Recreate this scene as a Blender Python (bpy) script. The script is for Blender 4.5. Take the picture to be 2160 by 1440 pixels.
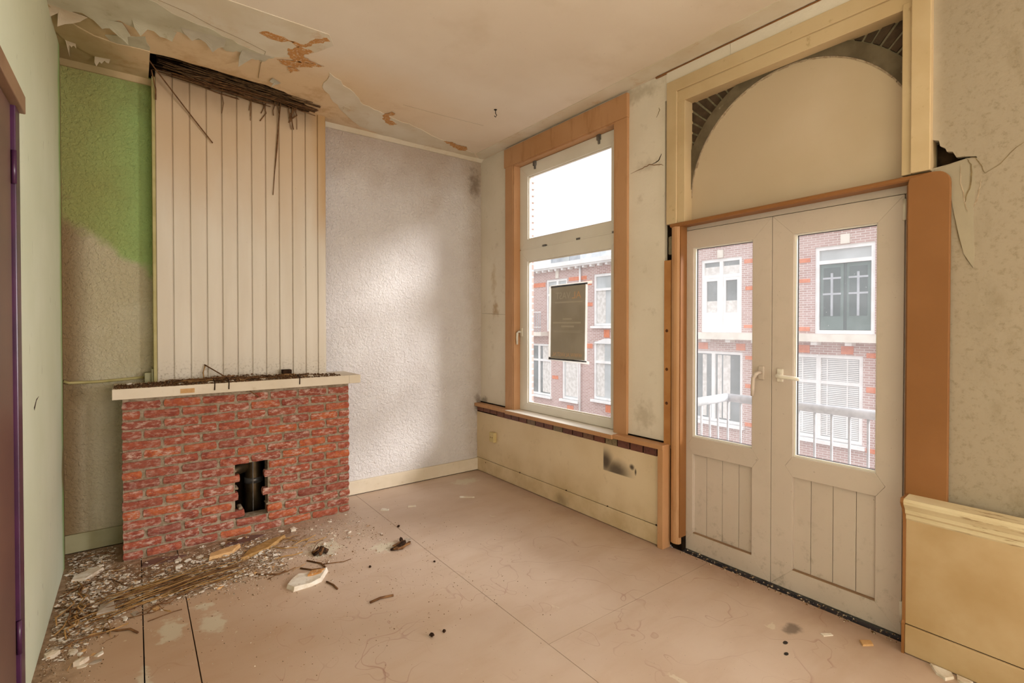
import bpy, math, random
from mathutils import Vector, Matrix
from math import sin, cos, pi, radians
for o in list(bpy.data.objects): bpy.data.objects.remove(o)
sc = bpy.context.scene
COL = sc.collection
# ------------------------------------------------------------------ camera
F_PX, W_PX = 1053.0, 2160.0
PITCH, YAW, EYE = radians(0.65), math.atan2(795.0, 1053.0), 1.5
cam = bpy.data.cameras.new('camera'); cam.sensor_fit = 'HORIZONTAL'; cam.sensor_width = 36.0
cam.lens = 36.0 * F_PX / W_PX
cam.shift_y = -(720.0 - (685.0 + F_PX * math.tan(PITCH))) / W_PX
cam.clip_start = 0.02
camo = bpy.data.objects.new('camera', cam); COL.objects.link(camo)
camo.location = (0, 0, EYE); camo.rotation_euler = (pi / 2 - PITCH, 0, -YAW)
sc.camera = camo
# ------------------------------------------------------------------ view, sky, sun, large lights
vs = sc.view_settings
vs.view_transform = 'Standard'; vs.look = 'None'; vs.gamma = 1.0; vs.use_curve_mapping = False
vs.exposure = 0.22
world = bpy.data.worlds.new('overcast_sky'); sc.world = world; world.use_nodes = True
wn, wl = world.node_tree.nodes, world.node_tree.links
wn.clear()
# overcast sky: brightest overhead, three times dimmer at the horizon
w_tc = wn.new('ShaderNodeTexCoord'); w_sep = wn.new('ShaderNodeSeparateXYZ'); w_mr = wn.new('ShaderNodeMapRange')
w_bg = wn.new('ShaderNodeBackground'); w_out = wn.new('ShaderNodeOutputWorld')
w_ns = wn.new('ShaderNodeTexNoise'); w_ns.inputs['Scale'].default_value = 2.5; w_ns.inputs['Detail'].default_value = 4
w_mul = wn.new('ShaderNodeMath'); w_mul.operation = 'MULTIPLY'
w_nr = wn.new('ShaderNodeMapRange'); w_nr.inputs['To Min'].default_value = 0.93; w_nr.inputs['To Max'].default_value = 1.07
wl.new(w_tc.outputs['Generated'], w_sep.inputs[0]); wl.new(w_tc.outputs['Generated'], w_ns.inputs['Vector'])
w_mr.inputs['From Min'].default_value = 0.0; w_mr.inputs['From Max'].default_value = 1.0
w_mr.inputs['To Min'].default_value = 0.80; w_mr.inputs['To Max'].default_value = 2.40
wl.new(w_sep.outputs['Z'], w_mr.inputs['Value']); wl.new(w_ns.outputs[0], w_nr.inputs['Value'])
wl.new(w_mr.outputs[0], w_mul.inputs[0]); wl.new(w_nr.outputs[0], w_mul.inputs[1])
w_bg.inputs['Color'].default_value = (0.95, 0.96, 1.0, 1)
wl.new(w_mul.outputs[0], w_bg.inputs['Strength']); wl.new(w_bg.outputs[0], w_out.inputs[0])

def light(name, kind, energy, loc, direction, color=(1, 1, 1), **kw):
    l = bpy.data.lights.new(name, kind); l.energy = energy; l.color = color
    for k, v in kw.items(): setattr(l, k, v)
    o = bpy.data.objects.new(name, l); COL.objects.link(o); o.location = loc
    o.rotation_euler = Vector(direction).to_track_quat('-Z', 'Y').to_euler()
    return o
# bright part of the cloud cover, seen across the street
light('veiled_sun', 'SUN', 4.2, (8, -6, 8), (-1.0, 1.02, -0.70), (1.0, 0.985, 0.97), angle=radians(19))
# added fill light in an assumed rear opening, unseen far behind the camera
light('rear_fill', 'AREA', 95, (1.7, -4.3, 1.75), (-0.16, 1, 0.10), (1.0, 0.90, 0.80), shape='RECTANGLE', size=2.1, size_y=2.3)

# added side fill in an assumed street-wall opening, unseen behind the camera
light('side_fill', 'AREA', 210, (3.26, -1.7, 1.45), (-1, 0.42, 0.06), (1.0, 0.97, 0.945), shape='RECTANGLE', size=1.15, size_y=1.35)
# ------------------------------------------------------------------ mesh helpers
class MB:
    def __init__(s): s.v = []; s.f = []
    def add(s, v, f):
        n = len(s.v); s.v += [tuple(p) for p in v]; s.f += [tuple(i + n for i in q) for q in f]; return s
    def box(s, x0, x1, y0, y1, z0, z1):
        x0, x1 = min(x0, x1), max(x0, x1); y0, y1 = min(y0, y1), max(y0, y1); z0, z1 = min(z0, z1), max(z0, z1)
        return s.add([(x0,y0,z0),(x1,y0,z0),(x1,y1,z0),(x0,y1,z0),(x0,y0,z1),(x1,y0,z1),(x1,y1,z1),(x0,y1,z1)],
                     [(0,3,2,1),(4,5,6,7),(0,1,5,4),(1,2,6,5),(2,3,7,6),(3,0,4,7)])
    def prism(s, pts, axis, a, b):
        """polygon pts in the two other axes (cyclic order kept), extruded along axis from a to b"""
        n = len(pts)
        def P(p, t):
            return {0: (t, p[0], p[1]), 1: (p[0], t, p[1]), 2: (p[0], p[1], t)}[axis]
        v = [P(p, a) for p in pts] + [P(p, b) for p in pts]
        f = [tuple(range(n)), tuple(range(2*n-1, n-1, -1))] + [(i, (i+1) % n, n + (i+1) % n, n + i)[::-1] for i in range(n)]
        return s.add(v, f)
    def tube(s, path, r, n=8, caps=True):
        path = [Vector(p) for p in path]; rs = r if isinstance(r, (list, tuple)) else [r] * len(path)
        v = []; f = []
        ref = Vector((0.31, 0.17, 0.93))
        for i, p in enumerate(path):
            t = (path[min(i+1, len(path)-1)] - path[max(i-1, 0)]).normalized()
            if i == 0 and abs(t.dot(ref)) > 0.95: ref = Vector((0.9, 0.3, 0.1))
            a = t.cross(ref).normalized(); b = t.cross(a)
            for k in range(n):
                q = 2 * pi * k / n; v.append(p + (a * cos(q) + b * sin(q)) * rs[i])
        for i in range(len(path) - 1):
            for k in range(n):
                f.append((i*n+k, i*n+(k+1) % n, (i+1)*n+(k+1) % n, (i+1)*n+k))
        if caps: f += [tuple(range(n))[::-1], tuple(range((len(path)-1)*n, len(path)*n))]
        return s.add(v, f)

def mesh(name, mb, mat=None, smooth=False):
    me = bpy.data.meshes.new(name); me.from_pydata(mb.v, [], mb.f); me.update()
    import bmesh
    bm = bmesh.new(); bm.from_mesh(me); bmesh.ops.recalc_face_normals(bm, faces=bm.faces); bm.to_mesh(me); bm.free()
    if mat: me.materials.append(mat)
    if smooth:
        for p in me.polygons: p.use_smooth = True
    return me
def adopt(o, parent):
    o.parent = parent
    o.matrix_parent_inverse = Matrix.Translation(-Vector(base_loc(parent)))
def base_loc(p):
    l = Vector(p.get('_b', (0, 0, 0))); return l
def obj(name, mb, mat, parent=None, bevel=0, smooth=False, kind=None, label=None, cat=None, group=None):
    me = mb if isinstance(mb, bpy.types.Mesh) else mesh(name, mb, mat, smooth)
    o = bpy.data.objects.new(name, me); COL.objects.link(o)
    if bevel:
        m = o.modifiers.new('bevel', 'BEVEL'); m.width = bevel; m.segments = 2; m.limit_method = 'ANGLE'; m.angle_limit = radians(35)
    if parent is not None: place_under(o, parent)
    return tag(o, label, cat, group, kind)
WLOC = {}
def place_under(o, parent):
    o.parent = parent
    o.matrix_parent_inverse = Matrix.Translation(-Vector(WLOC.get(parent.name, (0, 0, 0))))
def tag(o, label=None, cat=None, group=None, kind=None):
    if label: o['label'] = label
    if cat: o['category'] = cat
    if group: o['group'] = group
    if kind: o['kind'] = kind
    return o
def empty(name, loc, label=None, cat=None, group=None, kind=None):
    o = bpy.data.objects.new(name, None); COL.objects.link(o); o.location = loc; o.empty_display_size = 0.05
    WLOC[o.name] = loc
    return tag(o, label, cat, group, kind)
def dup(o, loc, rot=(0, 0, 0), scale=(1, 1, 1), parent=None):
    c = o.copy(); COL.objects.link(c); c.location = loc; c.rotation_euler = rot; c.scale = scale
    if parent is not None: place_under(c, parent)
    return c

# ------------------------------------------------------------------ procedural materials
def lin(h):
    h = h.lstrip('#'); c = [int(h[i:i+2], 16) / 255 for i in (0, 2, 4)]
    return tuple(x / 12.92 if x <= 0.04045 else ((x + 0.055) / 1.055) ** 2.4 for x in c) + (1.0,)
class NT:
    def __init__(s, name):
        s.m = bpy.data.materials.new(name); s.m.use_nodes = True
        s.n = s.m.node_tree.nodes; s.l = s.m.node_tree.links; s.n.clear()
        s.out = s.n.new('ShaderNodeOutputMaterial'); s.b = s.n.new('ShaderNodeBsdfPrincipled')
        s.l.new(s.b.outputs[0], s.out.inputs[0])
        s._pos = None
    def set(s, sock, v):
        if isinstance(v, bpy.types.NodeSocket): s.l.new(v, sock)
        elif isinstance(v, str): sock.default_value = lin(v)
        else: sock.default_value = v
    def pos(s):
        if not s._pos: s._pos = s.n.new('ShaderNodeNewGeometry').outputs['Position']
        return s._pos
    def objc(s): return s.n.new('ShaderNodeTexCoord').outputs['Object']
    def rand(s): return s.n.new('ShaderNodeObjectInfo').outputs['Random']
    def xyz(s, v=None):
        q = s.n.new('ShaderNodeSeparateXYZ'); s.l.new(v or s.pos(), q.inputs[0]); return q.outputs
    def scale(s, v, sc_):
        q = s.n.new('ShaderNodeVectorMath'); q.operation = 'MULTIPLY'; s.l.new(v, q.inputs[0]); q.inputs[1].default_value = sc_; return q.outputs[0]
    def noise(s, sc_, det=4, v=None, rough=0.55, dist=0):
        q = s.n.new('ShaderNodeTexNoise'); s.l.new(v or s.pos(), q.inputs['Vector'])
        q.inputs['Scale'].default_value = sc_; q.inputs['Detail'].default_value = det; q.inputs['Roughness'].default_value = rough
        q.inputs['Distortion'].default_value = dist
        return q.outputs[0]
    def voro(s, sc_, v=None, feat='F1'):
        q = s.n.new('ShaderNodeTexVoronoi'); q.feature = feat; s.l.new(v or s.pos(), q.inputs['Vector']); q.inputs['Scale'].default_value = sc_
        return q.outputs['Distance']
    def math(s, op, a, b=0.0, c=None):
        q = s.n.new('ShaderNodeMath'); q.operation = op; s.set(q.inputs[0], a); s.set(q.inputs[1], b)
        if c is not None: s.set(q.inputs[2], c)
        return q.outputs[0]
    def ramp(s, v, lo, hi, a=0.0, b=1.0):
        q = s.n.new('ShaderNodeMapRange'); q.interpolation_type = 'SMOOTHSTEP'; s.set(q.inputs['Value'], v)
        s.set(q.inputs['From Min'], lo); s.set(q.inputs['From Max'], hi); q.inputs['To Min'].default_value = a; q.inputs['To Max'].default_value = b
        return q.outputs[0]
    def mix(s, f, a, b, mode='MIX'):
        q = s.n.new('ShaderNodeMix'); q.data_type = 'RGBA'; q.blend_type = mode; s.set(q.inputs[0], f); s.set(q.inputs[6], a); s.set(q.inputs[7], b)
        return q.outputs[2]
    def mul(s, a, b): return s.math('MULTIPLY', a, b)
    def blob(s, c, r, soft=0.5, wob=0.0, wsc=6):
        """1 inside an ellipsoid centred at c with radii r, falling to 0 at its rim"""
        q = s.n.new('ShaderNodeVectorMath'); q.operation = 'SUBTRACT'; s.l.new(s.pos(), q.inputs[0]); q.inputs[1].default_value = c
        d = s.n.new('ShaderNodeVectorMath'); d.operation = 'DIVIDE'; s.l.new(q.outputs[0], d.inputs[0]); d.inputs[1].default_value = r
        e = s.n.new('ShaderNodeVectorMath'); e.operation = 'LENGTH'; s.l.new(d.outputs[0], e.inputs[0])
        v = e.outputs['Value']
        if wob: v = s.math('ADD', v, s.math('MULTIPLY', s.math('SUBTRACT', s.noise(wsc, 5), 0.5), wob))
        return s.ramp(v, 1.0, 1.0 - soft)
    def bump(s, h, strength=0.3, dist=0.01):
        q = s.n.new('ShaderNodeBump'); q.inputs['Strength'].default_value = strength; q.inputs['Distance'].default_value = dist
        s.l.new(h, q.inputs['Height']); s.l.new(q.outputs[0], s.b.inputs['Normal']); return s
    def done(s, col, rough=0.6, spec=0.3, metal=0.0):
        s.set(s.b.inputs['Base Color'], col); s.set(s.b.inputs['Roughness'], rough)
        s.b.inputs['Specular IOR Level'].default_value = spec; s.b.inputs['Metallic'].default_value = metal
        return s.m
def simple(name, c, c2=None, sc_=8, rough=0.6, bump=0.0, bsc=90, spec=0.3, metal=0.0, dirt=None, dsc=14, dlo=0.58, dhi=0.75, damt=0.5, objspace=False):
    t = NT(name); v = t.objc() if objspace else t.pos()
    col = t.mix(t.ramp(t.noise(sc_, 5, v), 0.35, 0.65), c, c2 or c)
    if dirt: col = t.mix(t.mul(t.ramp(t.noise(dsc, 8, v, 0.7), dlo, dhi), damt), col, dirt)
    if bump: t.bump(t.noise(bsc, 4, v), bump, 0.004)
    return t.done(col, rough, spec, metal)

M = {}
# rough-cast white wall with damp towards the top, browner and mouldy towards the corner
def m_stucco():
    t = NT('white_stucco'); x, y, z = t.xyz()
    n = t.noise(3, 6); col = t.mix(t.ramp(n, 0.3, 0.7), '#dcd7d6', '#d4cecd')
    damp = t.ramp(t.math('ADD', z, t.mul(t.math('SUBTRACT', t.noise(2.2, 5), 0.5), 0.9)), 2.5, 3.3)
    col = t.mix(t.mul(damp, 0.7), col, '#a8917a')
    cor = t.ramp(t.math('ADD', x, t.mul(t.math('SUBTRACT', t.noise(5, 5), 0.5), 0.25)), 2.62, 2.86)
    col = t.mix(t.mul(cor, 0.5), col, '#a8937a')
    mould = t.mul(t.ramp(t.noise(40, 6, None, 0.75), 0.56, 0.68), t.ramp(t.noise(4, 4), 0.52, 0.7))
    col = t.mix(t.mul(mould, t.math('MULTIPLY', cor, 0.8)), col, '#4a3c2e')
    for c, r in (((2.80, 4.35, 2.95), (0.09, 1, 0.20)), ((2.84, 4.35, 0.68), (0.06, 1, 0.15))):
        col = t.mix(t.mul(t.blob(c, r, 0.9, 1.6, 16), 0.6), col, '#5d4a36')
    # the green paint of the alcove, left of the chimney breast
    alc = t.ramp(x, 0.24, 0.20)
    wob = t.mul(t.math('SUBTRACT', t.noise(2.4, 6), 0.5), 0.75)
    g = t.ramp(t.math('ADD', t.math('ADD', z, wob), t.mul(t.math('SUBTRACT', x, -0.1), 0.9)), 1.98, 2.14)
    lowc = t.mix(t.ramp(t.noise(2.6, 5), 0.3, 0.7), '#c0b698', '#cac2a8')
    lowc = t.mix(t.ramp(x, -0.2, -0.36), lowc, '#8c7757')
    upc = t.mix(t.ramp(t.math('ADD', x, t.mul(t.math('SUBTRACT', t.noise(3, 4), 0.5), 0.4)), -0.32, 0.16), '#989c60', '#a0bc78')
    upc = t.mix(t.mul(t.ramp(t.math('ADD', z, wob), 2.95, 3.25), 0.55), upc, '#85794a')
    ac = t.mix(g, lowc, upc)
    gr = t.ramp(t.noise(70, 5, None, 0.7), 0.60, 0.72); ac = t.mix(t.mul(gr, 0.4), ac, '#5d5238')
    col = t.mix(alc, col, ac)
    h = t.math('ADD', t.noise(48, 3, None, 0.6, 0.6), t.mul(t.noise(14, 2), 0.6))
    t.bump(h, 1.0, 0.016)
    return t.done(col, 0.85, 0.15)
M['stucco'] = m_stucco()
def m_left():
    t = NT('pale_green_paint'); x, y, z = t.xyz()
    col = t.mix(t.ramp(t.noise(1.5, 4), 0.3, 0.7), '#dde5d0', '#d4ddc4')
    col = t.mix(t.mul(t.ramp(z, 2.2, 3.2), 0.6), col, '#bdb890')
    col = t.mix(t.ramp(t.math('ADD', y, t.mul(t.math('SUBTRACT', t.noise(4, 4), 0.5), 0.1)), 3.98, 4.12), col, '#8fb368')
    col = t.mix(t.mul(t.blob((-0.36, 4.09, 0.62), (0.2, 0.10, 0.20), 0.6, 0.8, 8), 0.9), col, '#8f7d55')
    col = t.mix(t.mul(t.ramp(t.noise(24, 6, t.scale(t.pos(), (1, 1, 0.35))), 0.66, 0.74), 0.3), col, '#7f8066')
    t.bump(t.noise(60, 3), 0.12, 0.004)
    return t.done(col, 0.7, 0.2)
M['left'] = m_left()
def m_cream(name, a, b, damp_top=None, dirtamt=0.45):
    t = NT(name); x, y, z = t.xyz()
    col = t.mix(t.ramp(t.noise(1.8, 5), 0.3, 0.7), a, b)
    d = t.mul(t.ramp(t.noise(9, 8, None, 0.72), 0.56, 0.74), dirtamt)
    col = t.mix(d, col, '#8c7450')
    col = t.mix(t.mul(t.ramp(t.noise(60, 6, None, 0.75), 0.66, 0.74), 0.5), col, '#54422c')
    return t, col, (x, y, z)
def m_winwall():
    t, col, (x, y, z) = m_cream('window_wall_paper', '#e6dccf', '#dcd1c2', dirtamt=0.25)
    col = t.mix(t.mul(t.ramp(t.math('ADD', y, t.mul(t.math('SUBTRACT', t.noise(2, 4), 0.5), 0.1)), 0.75, 0.62), 0.92), col, '#9c8d79')
    col = t.mix(t.mul(t.ramp(t.noise(34, 8, None, 0.8), 0.50, 0.66), t.ramp(y, 0.66, 0.6, 0.0, 0.45)), col, '#75684f')
    for c, r, k, a in (((2.88, 4.09, 1.66), (1, 0.07, 0.13), '#a8865a', 0.7), ((2.88, 4.12, 1.95), (1, 0.06, 0.25), '#b79b6f', 0.45),
                       ((2.88, 2.25, 2.62), (1, 0.12, 0.06), '#7b6548', 0.3), ((2.88, 2.25, 0.85), (1, 0.12, 0.14), '#8b7a58', 0.35),
                       ((2.88, 2.32, 3.15), (1, 0.3, 0.08), '#8b7a58', 0.4), ((2.88, 4.3, 0.72), (1, 0.1, 0.06), '#4a3a28', 0.5)):
        col = t.mix(t.mul(t.blob(c, r, 0.95, 1.8, 17), a), col, k)
    # grey film low on the right hand piece of wall and bare newer plaster under the hole
    col = t.mix(t.mul(t.ramp(t.noise(7, 8, t.scale(t.pos(), (1, 1, 0.5)), 0.7), 0.5, 0.72), t.ramp(y, 0.6, 0.4, 0, 0.4)), col, '#7a6b50')
    t.bump(t.math('ADD', t.noise(55, 4), t.mul(t.noise(9, 3), 0.8)), 0.25, 0.006)
    return t.done(col, 0.8, 0.15)
M['winwall'] = m_winwall()
def m_wain():
    t, col, (x, y, z) = m_cream('cream_wainscot_paint', '#e0ccae', '#d6c09e', dirtamt=0.25)
    col = t.mix(t.mul(t.ramp(z, 0.40, 0.02), t.ramp(t.noise(5, 6), 0.3, 0.75, 0.1, 0.7)), col, '#b1966a')
    col = t.mix(t.mul(t.ramp(y, 1.2, 0.7), t.ramp(t.noise(2.2, 5), 0.25, 0.75, 0.5, 0.95)), col, '#ab8c60')
    # scorch marks
    cut = t.mul(t.ramp(z, 0.398, 0.406), t.ramp(y, 2.602, 2.592))
    s1 = t.mul(t.blob((2.83, 2.575, 0.47), (0.2, 0.11, 0.13), 0.85, 0.15, 12), cut)
    s2 = t.mul(t.blob((2.83, 2.47, 0.425), (0.2, 0.19, 0.11), 0.85, 0.25, 12), t.mul(cut, 0.95))
    s3 = t.blob((2.83, 2.325, 0.482), (0.2, 0.032, 0.030), 0.8, 0.2, 30)
    s4 = t.blob((2.83, 2.292, 0.455), (0.2, 0.012, 0.035), 0.8, 0.2, 30)
    s = t.math('MAXIMUM', t.math('MAXIMUM', s1, s2), t.math('MAXIMUM', s3, s4))
    col = t.mix(t.mul(s, 0.9), col, '#382c2a')
    col = t.mix(t.mul(t.blob((2.83, 3.05, 0.04), (0.2, 0.12, 0.08), 0.95, 0.8, 14), 0.45), col, '#5a4d3c')
    t.bump(t.noise(30, 4), 0.08, 0.004)
    return t.done(col, 0.55, 0.3)
M['wain'] = m_wain()
def m_ceiling(name, base, base2, stained=True):
    t = NT(name); x, y, z = t.xyz()
    col = t.mix(t.ramp(t.noise(1.1, 5), 0.3, 0.7), base, base2)
    if stained:
        w = t.mul(t.math('SUBTRACT', t.noise(3.5, 6), 0.5), 0.35)
        near = t.ramp(t.math('ADD', y, w), 3.0, 3.7)
        col = t.mix(t.mul(near, t.ramp(x, 2.6, 1.0, 0.15, 0.75)), col, '#d8b88c')
        st = t.mul(t.ramp(t.noise(5, 7, None, 0.65), 0.47, 0.64), t.mul(t.ramp(t.math('ADD', y, w), 3.35, 3.95), t.ramp(x, 2.2, 1.1)))
        col = t.mix(t.mul(st, 0.4), col, '#a8763f')
        lf = t.ramp(t.math('ADD', x, t.mul(t.math('SUBTRACT', t.noise(4, 4), 0.5), 0.3)), 0.10, -0.25)
        col = t.mix(t.mul(lf, t.ramp(y, 3.2, 3.7, 0, 0.8)), col, '#94845a')
        col = t.mix(t.mul(t.ramp(t.noise(1.7, 6, None, 0.6), 0.55, 0.75), 0.22), col, '#b59c78')
    col = t.mix(t.mul(t.ramp(t.noise(50, 5, None, 0.7), 0.67, 0.74), 0.4), col, '#5d4a34')
    t.bump(t.noise(45, 3), 0.1, 0.004)
    return t.done(col, 0.8, 0.15)
M['ceil'] = m_ceiling('ceiling_board_paint', '#e2d5c4', '#dacbb8')
M['band'] = simple('white_lining_paper', '#d9cfbd', '#d0c2aa', 3, 0.8, 0.1, 40, 0.15, dirt='#b98a52', dsc=5, dlo=0.55, dhi=0.72, damt=0.55)
M['flake'] = simple('grey_green_paint_flake', '#c2bca6', '#b6ae96', 6, 0.7, 0.1, 40, 0.2, dirt='#8d7a52', dsc=9, damt=0.6)
M['flake2'] = simple('grey_paint_flake', '#bdb5a4', '#aea592', 6, 0.8)  # plain greyer paint for some of the hanging flakes
M['flake3'] = simple('dusty_pink_paint_flake', '#c6b79f', '#baa88e', 6, 0.8)
M['tan'] = simple('bare_orange_brown_backing', '#c08a50', '#b37c44', 30, 0.8, 0.3, 60, dirt='#d6c4a8', dsc=60, dlo=0.52, dhi=0.6, damt=0.8)
def m_floor():
    t = NT('pink_brown_hardboard'); x, y, z = t.xyz()
    col = t.mix(t.ramp(t.noise(1.3, 5), 0.3, 0.7), '#ccb7a6', '#c0a894')
    col = t.mix(t.mul(t.ramp(t.noise(4, 6, t.scale(t.pos(), (0.5, 1.6, 1)), 0.6), 0.45, 0.72), 0.35), col, '#b3957a')
    # tide lines left by water
    for s_, c_, m_, am in ((1.9, 0.50, 0.012, 0.55), (2.6, 0.46, 0.014, 0.5), (3.4, 0.55, 0.014, 0.45)):
        n = t.noise(s_, 2.2, t.scale(t.pos(), (1 + 0.1 * s_, 1, 1)), 0.5, 0.25)
        d_ = t.math('SUBTRACT', n, c_)
        ln = t.mul(t.ramp(d_, 0.0, 0.0012), t.ramp(d_, m_, 0.0))
        col = t.mix(t.mul(ln, t.mul(t.ramp(t.noise(0.9 + s_ * 0.3, 2), 0.48, 0.60), t.ramp(y, 3.3, 2.2, 0.05, am))), col, '#94685a')
    lw = t.ramp(t.math('ADD', x, t.mul(t.math('SUBTRACT', t.noise(2.5, 5), 0.5), 0.9)), 1.1, 0.1)
    col = t.mix(t.mul(lw, 0.5), col, '#b08a64')
    # plaster smears
    sm = t.ramp(t.noise(6.5, 6, t.scale(t.pos(), (1.0, 0.8, 1)), 0.6, 0.4), 0.69, 0.72)
    col = t.mix(t.mul(sm, 0.5), col, '#dcd3bd')
    for c, r, wd in (((2.52, 4.08, 0), (0.15, 0.10, 1), 1.0), ((0.13, 2.95, 0), (0.07, 0.13, 1), 1.2), ((0.30, 2.90, 0), (0.07, 0.12, 1), 1.2), ((0.28, 3.10, 0), (0.05, 0.05, 1), 1.2),
                     ((1.0, 3.42, 0), (0.14, 0.14, 1), 1.6), ((1.33, 3.2, 0), (0.10, 0.09, 1), 1.4), ((0.02, 2.6, 0), (0.03, 0.12, 1), 1.2)):
        col = t.mix(t.mul(t.blob(c, r, 0.5, wd * 1.9, 20), 0.6), col, '#d6d2bc')
    # dirt in front of the chimney and along the walls
    d = t.math('MAXIMUM', t.blob((0.25, 3.95, 0), (1.25, 0.72, 1), 0.75, 0.5, 4), t.ramp(t.math('ADD', x, t.mul(t.noise(5, 4), 0.25)), 0.0, -0.25))
    d = t.mul(d, t.ramp(t.noise(26, 7, None, 0.7), 0.35, 0.62, 0.25, 0.95))
    col = t.mix(d, col, '#75593f')
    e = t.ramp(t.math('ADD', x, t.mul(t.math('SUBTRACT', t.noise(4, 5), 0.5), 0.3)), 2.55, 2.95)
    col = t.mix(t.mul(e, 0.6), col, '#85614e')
    col = t.mix(t.mul(t.ramp(t.noise(95, 3), 0.70, 0.74), 0.7), col, '#3c2a1e')
    col = t.mix(t.mul(t.blob((2.58, 1.12, 0), (0.07, 0.05, 1), 0.6, 1.2, 20), 0.7), col, '#55483f')
    t.bump(t.noise(20, 4), 0.06, 0.004)
    return t.done(col, t.ramp(t.noise(3, 4), 0.3, 0.7, 0.42, 0.6), 0.4)
M['floor'] = m_floor()
M['dark'] = simple('black_gap', '#241a12', '#150f0a', 20, 0.95, 0, 90, 0.05)
M['cavity'] = simple('dark_sooty_wood', '#3a2b1e', '#241a12', 14, 0.9, 0.4, 40, 0.1)
def m_orange():
    t = NT('orange_brown_trim_paint'); x, y, z = t.xyz()
    col = t.mix(t.ramp(t.noise(1.4, 4), 0.3, 0.7), '#c0936c', '#b5855a')
    col = t.mix(t.mul(t.ramp(t.noise(16, 7, t.scale(t.pos(), (1, 1, 0.2)), 0.65), 0.52, 0.72), 0.45), col, '#94653a')
    col = t.mix(t.mul(t.ramp(t.noise(90, 3), 0.72, 0.76), 0.7), col, '#3c2412')
    t.bump(t.noise(40, 4, t.scale(t.pos(), (1, 1, 0.2))), 0.08, 0.003)
    return t.done(col, 0.42, 0.4)
M['orange'] = m_orange()
M['brown'] = simple('deep_orange_brown_paint', '#8f5f34', '#85562b', 1.5, 0.45, 0.05, 60, 0.4, dirt='#5a3413', dsc=80, dlo=0.7, dhi=0.76, damt=0.7)
M['pine'] = simple('orange_pine_batten', '#b9834f', '#a8703e', 5, 0.5, 0.1, 60, 0.35)
M['skirt'] = simple('off_white_skirting_paint', '#dacdba', '#d0c2ac', 3, 0.5, 0.05, 50, 0.3, dirt='#a08256', dsc=12, dlo=0.58, dhi=0.72, damt=0.5)
M['knot'] = simple('dark_pine_knot', '#5d3518', '#4a2810', 40, 0.6)
def m_pvc():
    t = NT('off_white_door_plastic'); x, y, z = t.xyz()
    col = t.mix(t.ramp(t.noise(1.6, 4), 0.3, 0.7), '#ccbdb2', '#c3b4a8')
    low = t.ramp(z, 0.55, 0.0, 0.12, 0.8)
    col = t.mix(t.mul(low, t.ramp(t.noise(13, 8, None, 0.75), 0.52, 0.72)), col, '#8f8272')
    col = t.mix(t.mul(t.ramp(t.noise(75, 4), 0.70, 0.75), 0.5), col, '#4e3c2a')
    return t.done(col, 0.4, 0.45)
M['pvc'] = m_pvc()
M['pvcw'] = simple('white_window_plastic', '#e8e3db', '#ded8ce', 1.5, 0.35, 0, 90, 0.45, dirt='#8f8170', dsc=60, dlo=0.68, dhi=0.75, damt=0.4)
M['white'] = simple('white_painted_board', '#e2dacd', '#d6cdbd', 3, 0.45, 0, 90, 0.4, dirt='#98836a', dsc=20, damt=0.4)
M['cream'] = simple('cream_frame_paint', '#cbb490', '#bfa680', 2.0, 0.5, 0.08, 50, 0.35, dirt='#8d7147', dsc=18, dlo=0.6, dhi=0.75, damt=0.5)
def m_railpaint():
    t = NT('flaking_cream_paint_on_wood'); v = t.scale(t.pos(), (1, 0.12, 1.2))
    n = t.noise(70, 6, v, 0.65)
    col = t.mix(t.ramp(t.noise(3, 4), 0.3, 0.7), '#d8c9a8', '#ccba96')
    col = t.mix(t.mul(t.ramp(n, 0.54, 0.62), t.ramp(t.noise(6, 3), 0.42, 0.62)), col, '#8f7350')
    t.bump(n, 0.25, 0.004)
    return t.done(col, 0.65, 0.25)
M['railpaint'] = m_railpaint()
M['panel'] = simple('smooth_cream_infill', '#c9b7a0', '#c0ad94', 1.2, 0.7, 0.05, 60, 0.2, dirt='#8d8362', dsc=6, dlo=0.62, dhi=0.8, damt=0.35)
M['ring'] = simple('dark_olive_arch_timber', '#6d614e', '#5a4f3e', 9, 0.75, 0.25, 30, 0.2, dirt='#a59a82', dsc=20, dlo=0.62, dhi=0.72, damt=0.5)
M['oldbrick'] = simple('dark_brown_old_brick', '#544436', '#44372b', 16, 0.85, 0.5, 40, 0.15, dirt='#a39880', dsc=24, dlo=0.64, dhi=0.74, damt=0.6, objspace=False)
M['oldmortar'] = simple('crumbling_old_mortar', '#8f8570', '#766c58', 30, 0.9, 0.5, 60, 0.1)
M['tornpaper'] = simple('torn_pinkish_paper_edge', '#b8a58f', '#9c8770', 40, 0.85)
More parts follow.
